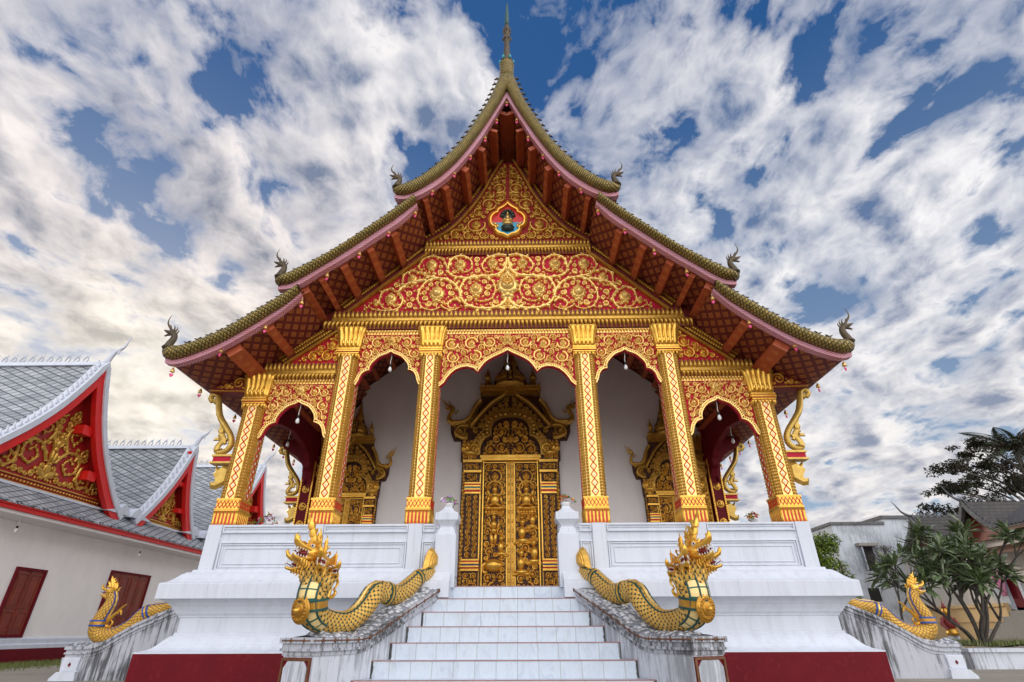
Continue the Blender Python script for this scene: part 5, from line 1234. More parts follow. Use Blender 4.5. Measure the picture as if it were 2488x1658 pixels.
def naga(name, label, T, origin, path, heads, tail, collar, scale_mat, green, group, belly_from=None):
    """T(s, z, w): statue frame in floor coordinates; path rows: (s, z, r_plane, r_side)"""
    root = empty(name, label, 'statue', origin, 0, group)
    o = Vector(origin)
    def W(s_, z, w=0.0): p = T(s_, z, w); return Vector((p[0]-o.x, p[1]-o.y, p[2]+F-o.z))
    side = (W(0, 0, 1)-W(0, 0, 0)).normalized()
    q = cr([tuple(p) for p in path], 70)
    m = MB(); sweep(m, [W(p[0], p[1]) for p in q], [(p[2], p[3]) for p in q], 20, None, 0, (22, 30), up=tuple(side)); body = m.build('body', scale_mat, root)
    # braided ridge along the back, with a coloured line on both sides
    m = MB(); pts = []; rr = []
    for i, p in enumerate(q):
        a, b = q[max(i-1, 0)], q[min(i+1, len(q)-1)]; dx, dz = b[0]-a[0], b[1]-a[1]; l = math.hypot(dx, dz)
        nx, nz = -dz/l, dx/l
        if len(pts) == 0 and nz < 0: pass
        pts.append((p[0]-nx*p[2]*(-1 if RIDGE > 0 else 1), p[1]-nz*p[2]*(-1 if RIDGE > 0 else 1)))
    sweep(m, [W(a, b) for a, b in pts], [.020 if i % 2 else .026 for i in range(len(pts))], 8, None, 0, up=tuple(side))
    for s_ in (-1, 1): sweep(m, [W(a+(p[0]-a)*.10, b+(p[1]-b)*.10, s_*p[3]*.42) for (a, b), p in zip(pts, q)], .013, 6, None, 1, up=tuple(side))
    m.build('back_ridge', ['gold_pale', green], body)
    # bands where the coils rise
    for t in collar['bands']:
        m = MB(); i = int(t*69); p = q[i]; a, b = q[max(i-1, 0)], q[min(i+1, 69)]; tv = (W(b[0], b[1])-W(a[0], a[1])).normalized(); c = W(p[0], p[1])
        for d, r, mi in ((-.030, 1.05, 1), (0, 1.10, 0), (.030, 1.05, 1)):
            sweep(m, [c+tv*(d-.014), c+tv*(d+.014)], [(p[2]*r, p[3]*r)]*2, 18, None, mi, up=tuple(side))
        m.build('coil_band', ['gold', green], body)
    # belly plates on the throat
    if belly_from is not None:
        m = MB(); vs = []; uv = []; idx = list(range(int(belly_from*69), 70)); nb = 9; L = 0
        for ii, i in enumerate(idx):
            p = q[i]; a, b = q[max(i-1, 0)], q[min(i+1, 69)]; dx, dz = b[0]-a[0], b[1]-a[1]; l = math.hypot(dx, dz); nx, nz = dz/l, -dx/l
            if ii: L += math.dist(p[:2], q[i-1][:2])
            for j in range(nb):
                th = (j/(nb-1)-.5)*2.1; vs.append(W(p[0]+nx*p[2]*1.03*math.cos(th), p[1]+nz*p[2]*1.03*math.cos(th), p[3]*1.03*math.sin(th))); uv.append((j*.25, L*14))
        m.add(vs, [(i*nb+j, i*nb+j+1, (i+1)*nb+j+1, (i+1)*nb+j) for i in range(len(idx)-1) for j in range(nb-1)], uv, 0, True)
        for th in (-1.05, -.35, .35, 1.05):
            pts = []
            for i in idx:
                p = q[i]; a, b = q[max(i-1, 0)], q[min(i+1, 69)]; dx, dz = b[0]-a[0], b[1]-a[1]; l = math.hypot(dx, dz); nx, nz = dz/l, -dx/l
                pts.append(W(p[0]+nx*p[2]*1.04*math.cos(th), p[1]+nz*p[2]*1.04*math.cos(th), p[3]*1.04*math.sin(th)))
            sweep(m, pts, .011, 5, None, 1, up=tuple(side))
        m.build('belly_plates', ['naga_belly', green], body)
    # collar with breast disc
    m = MB(); c = collar
    cp = [W(a, b) for a, b in c['axis']]; sweep(m, cp, c['r'], 20, None, 0, up=tuple(side))
    for e, s_ in ((0, -1), (-1, 1)):
        d = (cp[1]-cp[0]).normalized()*.012; k = c['r'][e]; sweep(m, [cp[e]-d, cp[e]+d], [(k[0]*1.03, k[1]*1.03)]*2, 20, None, 1, up=tuple(side))
    dc = W(*c['disc']); dn = (W(*c['disc_dir'])-W(0, 0)).normalized(); dx = side; dz = dn.cross(dx); R_ = c['disc_r']
    TD = lambda u, v, w: dc+dx*u+dz*v+dn*w
    if R_:
        for k, h in ((1, .016), (.86, .026), (.50, .04)): dome(m, TD, [(R_*k*math.cos(a), R_*k*1.12*math.sin(a)) for a in [2*math.pi*j/22 for j in range(22)]], (0, 0), h, 0, ((1, 0), (.96, .9), (.8, 1), (0, 1)))
        for j in range(18):
            a = 2*math.pi*j/18; dome(m, TD, [(R_*.70*math.cos(a)+R_*.10*math.cos(b), R_*.78*math.sin(a)+R_*.10*math.sin(b)) for b in [2*math.pi*i/7 for i in range(7)]], (R_*.70*math.cos(a), R_*.78*math.sin(a)), .046)
        dome(m, TD, [(R_*.24*math.cos(a), R_*.24*math.sin(a)) for a in [2*math.pi*j/12 for j in range(12)]], (0, 0), .095, 2)
    m.build('collar', ['gold_old', green, 'gold'], root)
    # curled fin behind the neck
    TF = lambda u, v, w: W(u, v, w)
    m = MB()
    for pts, r in c['fins']: sweep(m, [W(a, b) for a, b in cr(pts, 12)], [(r*(1.15-.07*i), r*.8*(1.15-.07*i)) for i in range(12)], 7, None, 0, up=tuple(side))
    m.build('neck_fin', 'gold', root)
    # tail
    m = MB(); flame(m, tail, lambda u, v, w: W(u, v, w), .055)
    for k in (.75, .5): cx = sum(a for a, b in tail)/len(tail); cz = sum(b for a, b in tail)/len(tail); flame(m, [(cx+(a-cx)*k, cz+(b-cz)*k) for a, b in tail], lambda u, v, w: W(u, v, w), .06+.03*(1-k)*2)
    m.build('tail', ['gold_mid'], root)
    for (s_, z, w, yaw, pitch, k, crest, neck) in heads:
        fw = (W(math.cos(yaw), 0, math.sin(yaw))-W(0, 0, 0)); fw.z = 0; fw.normalize(); fw = (fw*math.cos(pitch)+Vector((0, 0, 1))*math.sin(pitch)).normalized()
        h = naga_head(W(s_, z, w), fw, (0, 0, 1), k, crest, root, ['gold', 'mouth_red', 'tooth', 'tooth', 'black'])
        if neck:
            nn = cr([(neck[0], neck[1], neck[2]), ((neck[0]+s_)/2+.02, (neck[1]+z)/2-.02, (neck[2]+w)/2*1.05), (s_-.03, z-.02, w)], 10)
            m = MB(); sweep(m, [W(*p) for p in nn], [.085, .082, .08, .078, .074, .07, .068, .064, .06, .056], 14, None, 0, (16, 30), up=tuple(side)); m.build('neck', scale_mat, h)
    return root
RIDGE = 1
CR_ = [(-.02,.20,.62,1.05,.17), (-.16,.14,.0,.85,.11)]
CRs = [(-.02,.20,.10,1.0,.13)]
FRONT_PATH = [(.02,.215,.05,.06),(.16,.175,.068,.08),(.30,.125,.080,.095),(.46,.085,.090,.105),(.66,-.045,.105,.12),(.86,-.133,.10,.12),(1.05,-.14,.10,.125),(1.22,-.125,.105,.13),(1.36,-.170,.130,.122),(1.48,-.30,.125,.122),(1.63,-.41,.11,.12),(1.8,-.468,.098,.112),(2.0,-.470,.098,.112),(2.18,-.445,.115,.125),(2.30,-.37,.145,.15),(2.345,-.26,.155,.15),(2.335,-.15,.150,.155),(2.315,-.05,.13,.15),(2.30,.03,.09,.12)]
for sg in (-1, 1):
    d = (sg*.436, -.9, 0); n = (sg*.9, .436, 0)
    B = bal_frame(sg, (sg*.845, -.1, 0), d, n)
    T = lambda s_, z, w, B=B: B(s_, z, .2+w)
    org = T(1.4, -.5, 0)
    wi = -1       # w < 0 is towards the stairs
    heads = [(2.46, .165, 0, 0, .22, .38, CR_, (2.34, -.10, 0)),
             (2.40, .085, -.13, -.60, .14, .31, CRs, (2.33, -.12, -.06)), (2.40, .085, .13, .60, .14, .31, CRs, (2.33, -.12, .06)),
             (2.25, .02, -.16, -1.1, .05, .22, CRs, (2.31, -.14, -.10)), (2.25, .02, .16, 1.1, .05, .22, CRs, (2.31, -.14, .10))]
    tail = [(.36,.20),(.345,.29),(.30,.40),(.25,.475),(.19,.515),(.13,.505),(.03,.43),(-.02,.34),(-.05,.26),(.02,.17),(.15,.20)]
    collar = dict(bands=(.16, .405), axis=[(2.22,-.30),(2.42,-.335)], r=[(.16,.17),(.155,.165)], disc=(2.475,-.36), disc_dir=(1,-.10), disc_r=.125,
                  fins=[([(2.17,-.28),(2.12,-.20),(2.10,-.08),(2.04,-.02),(1.99,-.08),(2.03,-.13)], .035), ([(2.12,-.22),(2.05,-.22),(2.01,-.17),(2.05,-.14)], .03), ([(2.08,-.06),(2.04,.05),(2.08,.10)], .022), ([(2.15,-.30),(2.10,-.36),(2.04,-.37)], .03)])
    # collar ring lies across the neck
    collar['axis'] = [(2.325,-.355),(2.34,-.265)]; collar['r'] = [(.165,.165),(.168,.168)]
    naga('naga_statue', 'five headed gilt naga with green dotted scales on the front balustrade '+('left' if sg < 0 else 'right')+' of the stairs', T, (org[0], org[1], org[2]+F-.1), FRONT_PATH, heads, tail, collar, 'naga_scale', 'green_dark', None, .80)
# ------------------------------------------------------------------ side stairs with their own nagas
SIDE_PATH = [(5.45,.02,.05,.06),(5.66,-.11,.065,.075),(5.88,-.205,.085,.095),(6.06,-.245,.105,.11),(6.20,-.30,.115,.12),(6.32,-.44,.12,.12),(6.45,-.545,.12,.125),(6.62,-.61,.11,.125),(6.80,-.61,.105,.13),(6.93,-.53,.105,.13),(6.93,-.40,.105,.12),(6.895,-.28,.10,.11),(6.85,-.16,.085,.10),(6.84,-.06,.075,.09),(6.88,.02,.075,.085)]
SIDE_CAP = [(4.40,.40),(5.0,.06),(5.67,-.215),(6.15,-.42),(6.42,-.575),(6.58,-.68),(6.72,-.735),(6.9,-.755),(7.22,-.755)]
for sg in (-1, 1):
    nm = 'left' if sg < 0 else 'right'
    side = empty('staircase', 'weathered side staircase with dark streaked balustrade on the '+nm+' of the temple', 'staircase', (sg*5.6, 2.1, 0))
    def ss(m, name, mat, par=None): return m.build(name, mat, par or side, F, loc=(-sg*5.6, -2.1, 0) if par is None else (0, 0, 0))
    for k in range(7):
        m = MB(); x0 = 4.5; x1 = 4.9+.27*k; z = -.17*k
        if z-.17 < -F-.05: break
        a, b = sorted((sg*x0, sg*x1)); box(m, a, b, 1.75, 2.5, max(z-.17, -F), z, 0); ss(m, 'step', 'stair_tile')
    for y0, sgy in ((1.42, 1), (2.50, 1)):
        Tb = lambda s_, z, w, y0=y0: (sg*s_, y0+w, z)
        m = MB(); low = [(s_, z-.16) for s_, z in cr_corners(SIDE_CAP, .06)]; prism(m, low+[(7.16, -F), (4.45, -F)], Tb, 0, .36); b = ss(m, 'balustrade', 'plaster_grimy')
        m = MB(); cz = cr_corners(SIDE_CAP, .05)
        for h0, h1, o in ((-.005, -.05, .04), (-.05, -.09, .015), (-.09, -.115, .03), (-.115, -.16, .01)):
            c = [(min(s_, 7.16+o), z) for s_, z in cz]; c = c[:-1]+[(7.16+o, c[-1][1])]
            prism(m, [(s_, z+h0) for s_, z in c]+[(s_, z+h1) for s_, z in c[::-1]], Tb, -o, .36+o)
        ss(m, 'cap_moulding', 'plaster_grimy', b)
        m = MB(); Tf = lambda u, v, w, y0=y0: (sg*u, y0-w, v)
        prism(m, [(6.90,-.915),(7.17,-.915),(7.17,-1.11),(6.90,-1.11)], Tf, .0, .02, 0)
        for a in range(1): prism(m, [(6.93,-.93),(7.14,-.93),(7.165,-.96),(7.165,-1.065),(7.14,-1.095),(6.93,-1.095),(6.905,-1.065),(6.905,-.96)], Tf, .02, .03, 0)
        prism(m, [(7.035,-.98),(7.06,-1.012),(7.035,-1.045),(7.01,-1.012)], Tf, .03, .036, 1)
        prism(m, [(6.88,-1.11),(7.18,-1.11),(7.27,-1.20),(7.27,-F),(6.86,-F),(6.86,-1.2)], Tf, 0, .07, 0)
        ss(m, 'octagon_panel', ['plaster', 'maroon'], b)
        m = MB(); k = 9; cz = cr_corners(SIDE_CAP, .03); vs = []
        for i, (s_, z) in enumerate(cz):
            for j in range(k):
                t = j/(k-1); h = .05*math.sin(math.pi*t)**.6+.03*mnoise.fractal(Vector((s_*8, t*3, 1.7)), .8, 2.2, 3)*math.sin(math.pi*t)
                vs.append(Tb(s_, z+max(.002, h)-.004, .015+.33*t))
        m.add(vs, [(i*k+j, i*k+j+1, (i+1)*k+j+1, (i+1)*k+j) for i in range(len(cz)-1) for j in range(k-1)], None, 0, True); ss(m, 'wave_relief', 'stucco_waves', b)
        T = lambda s_, z, w, y0=y0: (sg*s_, y0+.18-w, z)
        tail = [(5.40,.0),(5.36,.12),(5.42,.24),(5.50,.30),(5.53,.18),(5.60,.10),(5.66,-.02),(5.58,-.08)]
        if sg > 0: tail = [(a+.18, b-.02) for a, b in tail]
        collar = dict(bands=(.34,), axis=[(6.93,-.46),(6.93,-.39)], r=[(.125,.14),(.125,.14)], disc=(7.02,-.42), disc_dir=(1,0), disc_r=0,
                      fins=[([(6.83,-.42),(6.76,-.36),(6.70,-.28),(6.62,-.24),(6.60,-.30)], .04), ([(6.80,-.46),(6.74,-.48),(6.70,-.42),(6.74,-.38)], .03), ([(6.68,-.28),(6.62,-.19),(6.56,-.14)], .03)])
        if y0 < 2: naga('naga_statue', 'single headed older gilt naga on the balustrade of the '+nm+' side stairs', T, (sg*6.4, y0+.18, F-.75), SIDE_PATH, [(6.90, .045, 0, 0, .12, .27, [(-.02,.20,.42,.95,.16), (-.16,.12,-.10,.62,.12), (.15,.22,.50,.62,.10)], None)], tail, collar, 'naga_scale_blue', 'blue_paint', None)
# ------------------------------------------------------------------ bells along the eaves and bulbs in the arches
def ordw(i): return ('first','second','third','fourth','fifth','sixth','seventh','eighth','ninth','tenth','eleventh','twelfth')[i]
def bell_proto():
    r = empty('eave_bell', 'x', 'bell'); m = MB()
    lathe(m, [(.004, .02), (.016, 0), (.026, -.015), (.030, -.045), (.036, -.06), (.030, -.062)], 12); sweep(m, [(0, 0, .055), (0, 0, .0)], .004, 5); m.build('bell', 'gold_pale', r)
    m = MB(); sweep(m, [(0, 0, -.05), (0, 0, -.085)], .003, 4)
    h = [(0, .012), (.012, .022), (.026, .018), (.030, .0), (.018, -.024), (0, -.045), (-.018, -.024), (-.030, 0), (-.026, .018), (-.012, .022)]
    flame(m, h, lambda u, v, w: (u, w, v-.105), .010); m.build('clapper', 'pink', r)
    return r
bell0 = bell_proto(); used = [False]
def put(proto, flag, loc, rz, label, group):
    o = proto if not flag[0] else dup(proto); flag[0] = True
    o.location = loc; o.rotation_euler = (0, 0, rz); o['label'] = label; o['group'] = group
    return o
vb = [(0, 9.44), (.21, 8.90), (.44, 8.36), (.73, 7.83), (1.03, 7.36), (1.43, 6.89), (1.71, 6.34), (2.16, 5.88), (2.63, 5.39), (3.13, 4.92), (3.47, 4.36), (3.98, 3.88), (4.61, 3.45)]
put(bell0, used, (0, YV+.02, F+9.40), 0, 'eave bell with pink heart clapper hanging right under the gable apex', 'eave bells with heart shaped clappers')
for sg in (-1, 1):
    for i, (x, z) in enumerate(vb[1:]):
        put(bell0, used, (sg*x, YV+.06, F+z), .3*sg*(i % 3-1), 'eave bell with heart clapper, '+ordw(i)+' down the '+('left' if sg < 0 else 'right')+' edge of the front gable', 'eave bells with heart shaped clappers')
    for i, y in enumerate((-.96, -.14, 1.1, 2.28, 2.92, 3.5, 4.1, 4.75, 5.5, 6.3)):
        put(bell0, used, (sg*5.27, y, F+3.09), .6, 'eave bell with heart clapper, '+ordw(i)+' from the front under the '+('left' if sg < 0 else 'right')+' side eave', 'eave bells with heart shaped clappers')
def bulb_proto():
    r = empty('hanging_bulb', 'x', 'bulb'); m = MB()
    sweep(m, [(0, 0, 0), (.006, 0, -.08), (-.006, 0, -.16), (0, 0, -.22)], .006, 5); m.build('flex', 'tooth', r)
    m = MB(); lathe(m, [(.016, -.21), (.022, -.215), (.022, -.262), (.017, -.265)], 10); m.build('socket', 'black', r)
    m = MB(); lathe(m, [(.014, -.262), (.020, -.275), (.030, -.295), (.034, -.32), (.028, -.347), (.012, -.36), (.003, -.362)], 12); m.build('glass_bulb', 'glass_white', r)
    return r
bulb0 = bulb_proto(); ub = [False]
for x, z, lb in ((0, 3.91, 'below the point of the wide middle arch'), (-2.13, 3.90, 'below the inner arch left of the middle'), (2.13, 3.90, 'below the inner arch right of the middle'), (-3.62, 2.93, 'below the outer left arch'), (3.62, 2.93, 'below the outer right arch')):
    put(bulb0, ub, (x, .16, F+z), 0, 'white bulb on a short flex hanging '+lb, 'bulbs hanging in the porch')
for sg in (-1, 1): put(bulb0, ub, (sg*4.42, 1.72, F+3.02), 0, 'white bulb hanging in the side opening of the porch, '+('left' if sg < 0 else 'right'), 'bulbs hanging in the porch')
# ------------------------------------------------------------------ flower bowls on the newel posts
plain('petal_pink', (.75, .12, .35), (.80, .45, .60), .5, 0, 30); plain('petal_red', (.60, .02, .03), (.75, .10, .03), .5, 0, 30); plain('petal_white', (.85, .80, .85), (.75, .65, .8), .5, 0, 30); plain('petal_yellow', (.85, .38, .03), (.75, .20, .03), .5, 0, 30); plain('petal_purple', (.45, .20, .62), (.62, .40, .75), .5, 0, 30); plain('leaf_flower', (.07, .22, .03), (.16, .34, .03), .5, 0, 20)
def flowers(x, y, z, seed, mats, label, spread=.14):
    r = empty('flower_bowl', label, 'flowers', (x, y, z)); rng = random.Random(seed)
    m = MB(); lathe(m, [(.04, 0), (.055, .01), (.075, .05), (.08, .07), (.07, .07), (.05, .05)], 14); m.build('bowl', 'glass_white', r)
    fl = [MB() for _ in mats]; lf = MB()
    for i in range(34):
        a = rng.uniform(0, 6.28); ph = rng.uniform(.1, 1.45); rr = spread*rng.uniform(.75, 1.1)
        c = Vector((math.cos(a)*math.sin(ph)*rr, math.sin(a)*math.sin(ph)*rr, .06+math.cos(ph)*rr*.85)); n = Vector((c.x, c.y, c.z-.03)).normalized(); t = n.orthogonal().normalized(); b = n.cross(t)
        if i % 3 == 2:
            for k in range(3):
                d = (t*math.cos(k*2.1+a)+b*math.sin(k*2.1+a)+n*.5).normalized(); s_ = d.cross(n).normalized(); L = rng.uniform(.045, .075)
                lf.add([c, c+d*L*.5+s_*.014, c+d*L, c+d*L*.5-s_*.014], [(0, 1, 2, 3)])
        else:
            q = fl[rng.randrange(len(mats))]; s_ = rng.uniform(.020, .030)
            for k in range(7):
                an = k*.9; d = t*math.cos(an)+b*math.sin(an); e = d.cross(n)
                q.add([c, c+d*s_*.6+e*s_*.45+n*.006, c+d*s_*1.15+n*.016, c+d*s_*.6-e*s_*.45+n*.006], [(0, 1, 2, 3)])
            ell(q, c+n*.006, (.008, .008, .008), 0, 6, 4)
    for q, mt in zip(fl, mats): q.build('blossoms', mt, r)
    lf.build('leaves', 'leaf_flower', r)
flowers(-.905, -.02, F+1.10, 3, ['petal_pink', 'petal_white', 'petal_purple'], 'pink and lilac artificial flowers on the newel post left of the stairs')
flowers(.905, -.02, F+1.10, 7, ['petal_red', 'petal_yellow', 'petal_white'], 'red and white artificial flowers on the newel post right of the stairs')
flowers(-4.4, 1.52, F+1.08, 9, ['petal_red', 'petal_pink', 'petal_purple'], 'mixed bright flowers on the side newel post at the left', .20)
flowers(4.4, 1.52, F+1.12, 13, ['petal_yellow', 'petal_red'], 'orange flowers in a dark bowl on the side newel post at the right', .13)
# ================================================================== side hall on the left (floor coordinates)
HX = -11.9
hallr = empty('side_hall', 'long white hall with grey tiled gables, red barge boards and gilt pediments', 'building', (HX-4.5, 8, 0))
def hb(m, name, mat, par=None, **k): return m.build(name, mat, par or hallr, F, loc=(-(HX-4.5), -8, 0) if par is None else (0, 0, 0), **k)
HB, HE = 21.0, -6.0                                     # far and near end of the hall
m = MB(); box(m, HX-9, HX, HE, HB, -.90, 2.35); hb(m, 'wall', 'plaster_hall')
m = MB(); box(m, HX-9, HX+.10, HE, HB, -F, -.90); hb(m, 'plinth', 'maroon')
m = MB()
prism(m, [(0, -.90), (.085, -.90), (.085, -.82), (.05, -.79), (.05, -.70), (.02, -.66), (0, -.66)], lambda u, v, w: (HX+u, w, v), HE, HB); hb(m, 'base_moulding', 'plaster')
for y0, y1, z1, lb in ((5.11, 6.02, .83, 'single dark red shutter'), (8.32, 10.17, 1.05, 'wide pair of dark red shutters')):
    w = MB(); T = lambda u, v, w_: (HX+w_, u, v); z0 = -.66
    ring_mould(w, T, y0, y1, z0, z1, .06, .05); fr = hb(w, 'window', 'maroon'); fr['label'] = lb
    n = 1 if y1-y0 < 1.2 else 2; ww = (y1-y0-.12)/n
    for i in range(n):
        a = y0+.06+ww*i; b = a+ww; p = MB(); prism(p, [(a, z0+.06), (b, z0+.06), (b, z1-.06), (a, z1-.06)], T, .002, .02)
        mid = (a+b)/2
        for c, d in ((a+.05, mid-.02), (mid+.02, b-.05)):
            for e, f in ((z0+.12, z0+.55), (z0+.61, z1-.12)): ring_mould(p, T, c, d, e, f, .03, .035); prism(p, [(c+.06, e+.06), (d-.06, e+.06), (d-.06, f-.06), (c+.06, f-.06)], T, .02, .03)
        prism(p, [(mid-.012, z0+.06), (mid+.012, z0+.06), (mid+.012, z1-.06), (mid-.012, z1-.06)], T, .02, .04)
        hb(p, 'shutter', 'wood_red', fr)
# eave: white soffit band, red fascia, tiled skirt roof
m = MB(); prism(m, [(HX, 1.78), (HX+.50, 1.83), (HX+.50, 1.90), (HX, 1.98)], lambda u, v, w: (u, w, v), HE, HB); hb(m, 'eave_soffit', 'plaster_warm')
m = MB(); prism(m, [(HX+.42, 1.905), (HX+.54, 1.905), (HX+.54, 1.985), (HX+.57, 1.995), (HX+.57, 2.06), (HX+.42, 2.06)], lambda u, v, w: (u, w, v), HE, HB); hb(m, 'fascia', 'bright_red')
def tiled(m, a, b, y0, y1, n=8, thick=.05, lip=.0):
    """tiled plane from lower edge a=(x, z) to upper edge b, running along y"""
    L = math.dist(a, b); m.add([(a[0], y0, a[1]), (a[0], y1, a[1]), (b[0], y1, b[1]), (b[0], y0, b[1])], [(0, 1, 2, 3)], [(y0, 0), (y1, 0), (y1, L), (y0, L)])
    m.add([(a[0], y0, a[1]-thick), (a[0], y1, a[1]-thick), (a[0], y1, a[1]), (a[0], y0, a[1])], [(0, 1, 2, 3)], [(y0, 0), (y1, 0), (y1, .05), (y0, .05)])
    k = int((y1-y0)/.15)
    for i in range(k):                                      # pointed tile ends along the eave
        y = y0+(i+.5)*(y1-y0)/k; m.add([(a[0]+.004, y-.07, a[1]+.01), (a[0]+.03, y, a[1]-.055), (a[0]+.004, y+.07, a[1]+.01), (a[0]-.05, y, a[1]+.05)], [(0, 1, 2, 3)], [(y, 0), (y, .06), (y, 0), (y, .1)])
m = MB(); tiled(m, (HX+.58, 2.075), (HX+.05, 2.52), HE, HB); hb(m, 'skirt_roof', 'tile_grey')
m = MB(); box(m, HX-.05, HX+.10, HE, HB, 2.50, 2.56); hb(m, 'skirt_ridge', 'plaster')
GP = [(0, 0), (.30, .68), (.75, 1.50), (1.24, 2.17), (1.73, 2.70), (2.25, 3.20), (2.8, 3.62)]
def gable_unit(yc, za, hw, label):
    sc_ = hw/2.8; k = (za-2.37)/3.62
    pr = cr([(o*sc_, za-d*k) for o, d in GP], 26)
    xf = HX+.22; xb = HX-8.6; lean = .20
    def X(z): return xf+lean*max(0, (z-2.4)/(za-2.4))
    rt = MB()
    for sg in (1, -1):
        vs = []; uv = []; L = 0
        for i, (o, z) in enumerate(pr):
            if i: L += math.dist(pr[i], pr[i-1])
            vs += [(X(z)-.02, yc+sg*o, z), (xb, yc+sg*o, z)]; uv += [(0, -L), (8.8, -L)]
        rt.add(vs, [(2*i, 2*i+1, 2*i+3, 2*i+2) if sg < 0 else (2*i, 2*i+2, 2*i+3, 2*i+1) for i in range(25)], uv, 0, True)
    rt.add([(HX-8.5, yc+o, z-.02) for o, z in pr]+[(HX-8.5, yc-o, z-.02) for o, z in pr[::-1]], [list(range(52))], None, 1)
    r = hb(rt, 'gable_roof', ['tile_grey', 'plaster_hall']); r['label'] = label
    sf = MB()
    for sg in (1, -1):
        vs = []
        for o, z in pr: vs += [(X(z)-.03, yc+sg*max(0, o-.10), z-.10), (HX-.02, yc+sg*max(0, o-.10), z-.10)]
        sf.add(vs, [(2*i, 2*i+2, 2*i+3, 2*i+1) if sg < 0 else (2*i, 2*i+1, 2*i+3, 2*i+2) for i in range(25)], None, 0, True)
    hb(sf, 'soffit', 'hall_red', r)
    # gable pieces: white verge with little flame crest, red barge board
    for sg in (1, -1):
        vm = MB(); bm = MB(); cm = MB(); n = len(pr)
        rv = []; rb = []
        for i, (o, z) in enumerate(pr):
            a, b = pr[max(i-1, 0)], pr[min(i+1, n-1)]; dx, dz = b[0]-a[0], b[1]-a[1]; l = math.hypot(dx, dz); nx, nz = -dz/l, dx/l
            if i == 0: nx, nz = 0, 1
            P_ = lambda w, x: (X(z)+x, yc+sg*(o+nx*w), z+nz*w)
            rv.append([P_(-.05, .11), P_(.09, .11), P_(.09, -.22), P_(-.05, -.22)])
            wd = .27 if i else .38
            rb.append([P_(-wd, .06), P_(-.05, .06), P_(-.05, -.08), P_(-wd, -.08)])
        ringloft(vm, rv, 0, False); ringloft(bm, rb, 0, False)
        q = cr(pr, int(28*sc_))
        for i in range(1, len(q)-1):
            o, z = q[i]; a, b = q[i-1], q[i+1]; dx, dz = b[0]-a[0], b[1]-a[1]; l = math.hypot(dx, dz); nx, nz = -dz/l, dx/l
            T = lambda u, v, w: (X(z)+w, yc+sg*(o-dx/l*u+nx*v), z-dz/l*u+nz*v)
            flame(cm, [(-.04, .08), (-.05, .13), (.02, .17), (.10, .25), (.06, .16), (.05, .08)], T, .025)
        hb(vm, 'verge', 'plaster', r); hb(bm, 'barge_board', 'bright_red', r); hb(cm, 'verge_crest', 'plaster', r)
        # curled foot
    # ridge with ornaments and the chofa finial
    rm = MB(); prism(rm, [(-.10, -.05), (.10, -.05), (.06, .07), (-.06, .07)], lambda u, v, w: (w, yc+u, za+v), xb, X(za)+.02); hb(rm, 'ridge', 'plaster', r)
    om = MB(); x = X(za)-.62
    while x > xb+.2:
        T = lambda u, v, w: (x+u, yc+w, za+.07+v)
        ribbon(om, lambda u, v, w: (x+u, yc+w-.015, za+.07+v), cr([(-.02, .0), (-.07, .06), (-.03, .13), (.02, .20), (.07, .08), (.03, .02)], 12), .014, .03); flame(om, [(.0, .16), (.03, .20), (.06, .28), (.05, .20), (.04, .14)], T, .012)
        ell(om, T(.14, .02, 0), (.03, .02, .03), 0, 6, 4); x -= .26
    hb(om, 'ridge_ornaments', 'plaster', r)
    fm = MB(); xa = X(za)
    sweep(fm, [(xa+a, yc, za+b) for a, b in cr([(-.25, .0), (-.02, .06), (.05, .22), (.12, .36), (.22, .46), (.33, .54), (.39, .70), (.43, .90)], 22)], [.10-.0043*i for i in range(22)], 8); flame(fm, [(.20, .42), (.22, .33), (.25, .30), (.27, .42), (.30, .52), (.24, .50)], lambda u, v, w: (xa+u, yc+w, za+v), .02)
    hb(fm, 'chofa_finial', 'plaster', r)
    # recessed gable wall with gilt scroll carving, and the purlin ends
    zb = 2.56; xw = HX+.0
    T = lambda u, v, w: (xw+w, yc+u, v)
    oy = float(np.interp(-zb, [-z for o, z in pr], [o for o, z in pr]))
    tri = [(o-.10*1, z-.06) for o, z in pr if z > zb+.1 and o > .12]; out = [(0, za-.5)]+tri+[(oy-.12, zb)]
    pm = MB(); prism(pm, out+[(-u, v) for u, v in out[::-1] if u > 1e-6], T, -.05, 0); hb(pm, 'gable_wall', 'hall_red', r)
    pm = MB(); T2 = lambda u, v, w: (xw+.012+w, yc+u, v)
    hp = [(.01, zb+.22*sc_), (.01, zb+(za-zb)*.62)]+[(o-.30*sc_-.12, z-.10) for o, z in pr if zb+.35*sc_ < z < zb+(za-zb)*.60 and o > .5*sc_]+[(oy-.72*sc_, zb+.22*sc_)]
    ob = [(0, zb+.9*sc_*k, .30*sc_)]; rv_ = random.Random(int(yc*9))
    for cx, cz, rs_, a0, hd in ((.62, .78, .36, 2.6, -1), (1.25, .56, .27, 2.9, 1), (.46, 1.50, .27, 3.6, -1), (1.78, .42, .16, 2.8, -1), (.24, 2.02, .15, 4.2, 1), (.95, 1.16, .16, 4.0, 1)):
        c = (cx*sc_, zb+cz*sc_*(k*.45+.55)); pts = [(c[0]+rs_*sc_*1.35*math.cos(a0-hd*.7), c[1]+rs_*sc_*1.25*math.sin(a0-hd*.7))]
        for i in range(15): t = i/14; a = a0+hd*t*8.2; q = rs_*sc_*(1-.72*t); pts.append((c[0]+q*math.cos(a), c[1]+q*math.sin(a)))
        for sg in (1, -1): vine(pm, lambda u, v, w: T2(sg*u, v, w), pts, .040*sc_, .05, rv_, .13*sc_, .20*sc_, tip=.5, bead=False)
        ob.append((c[0], c[1], rs_*sc_*1.12))
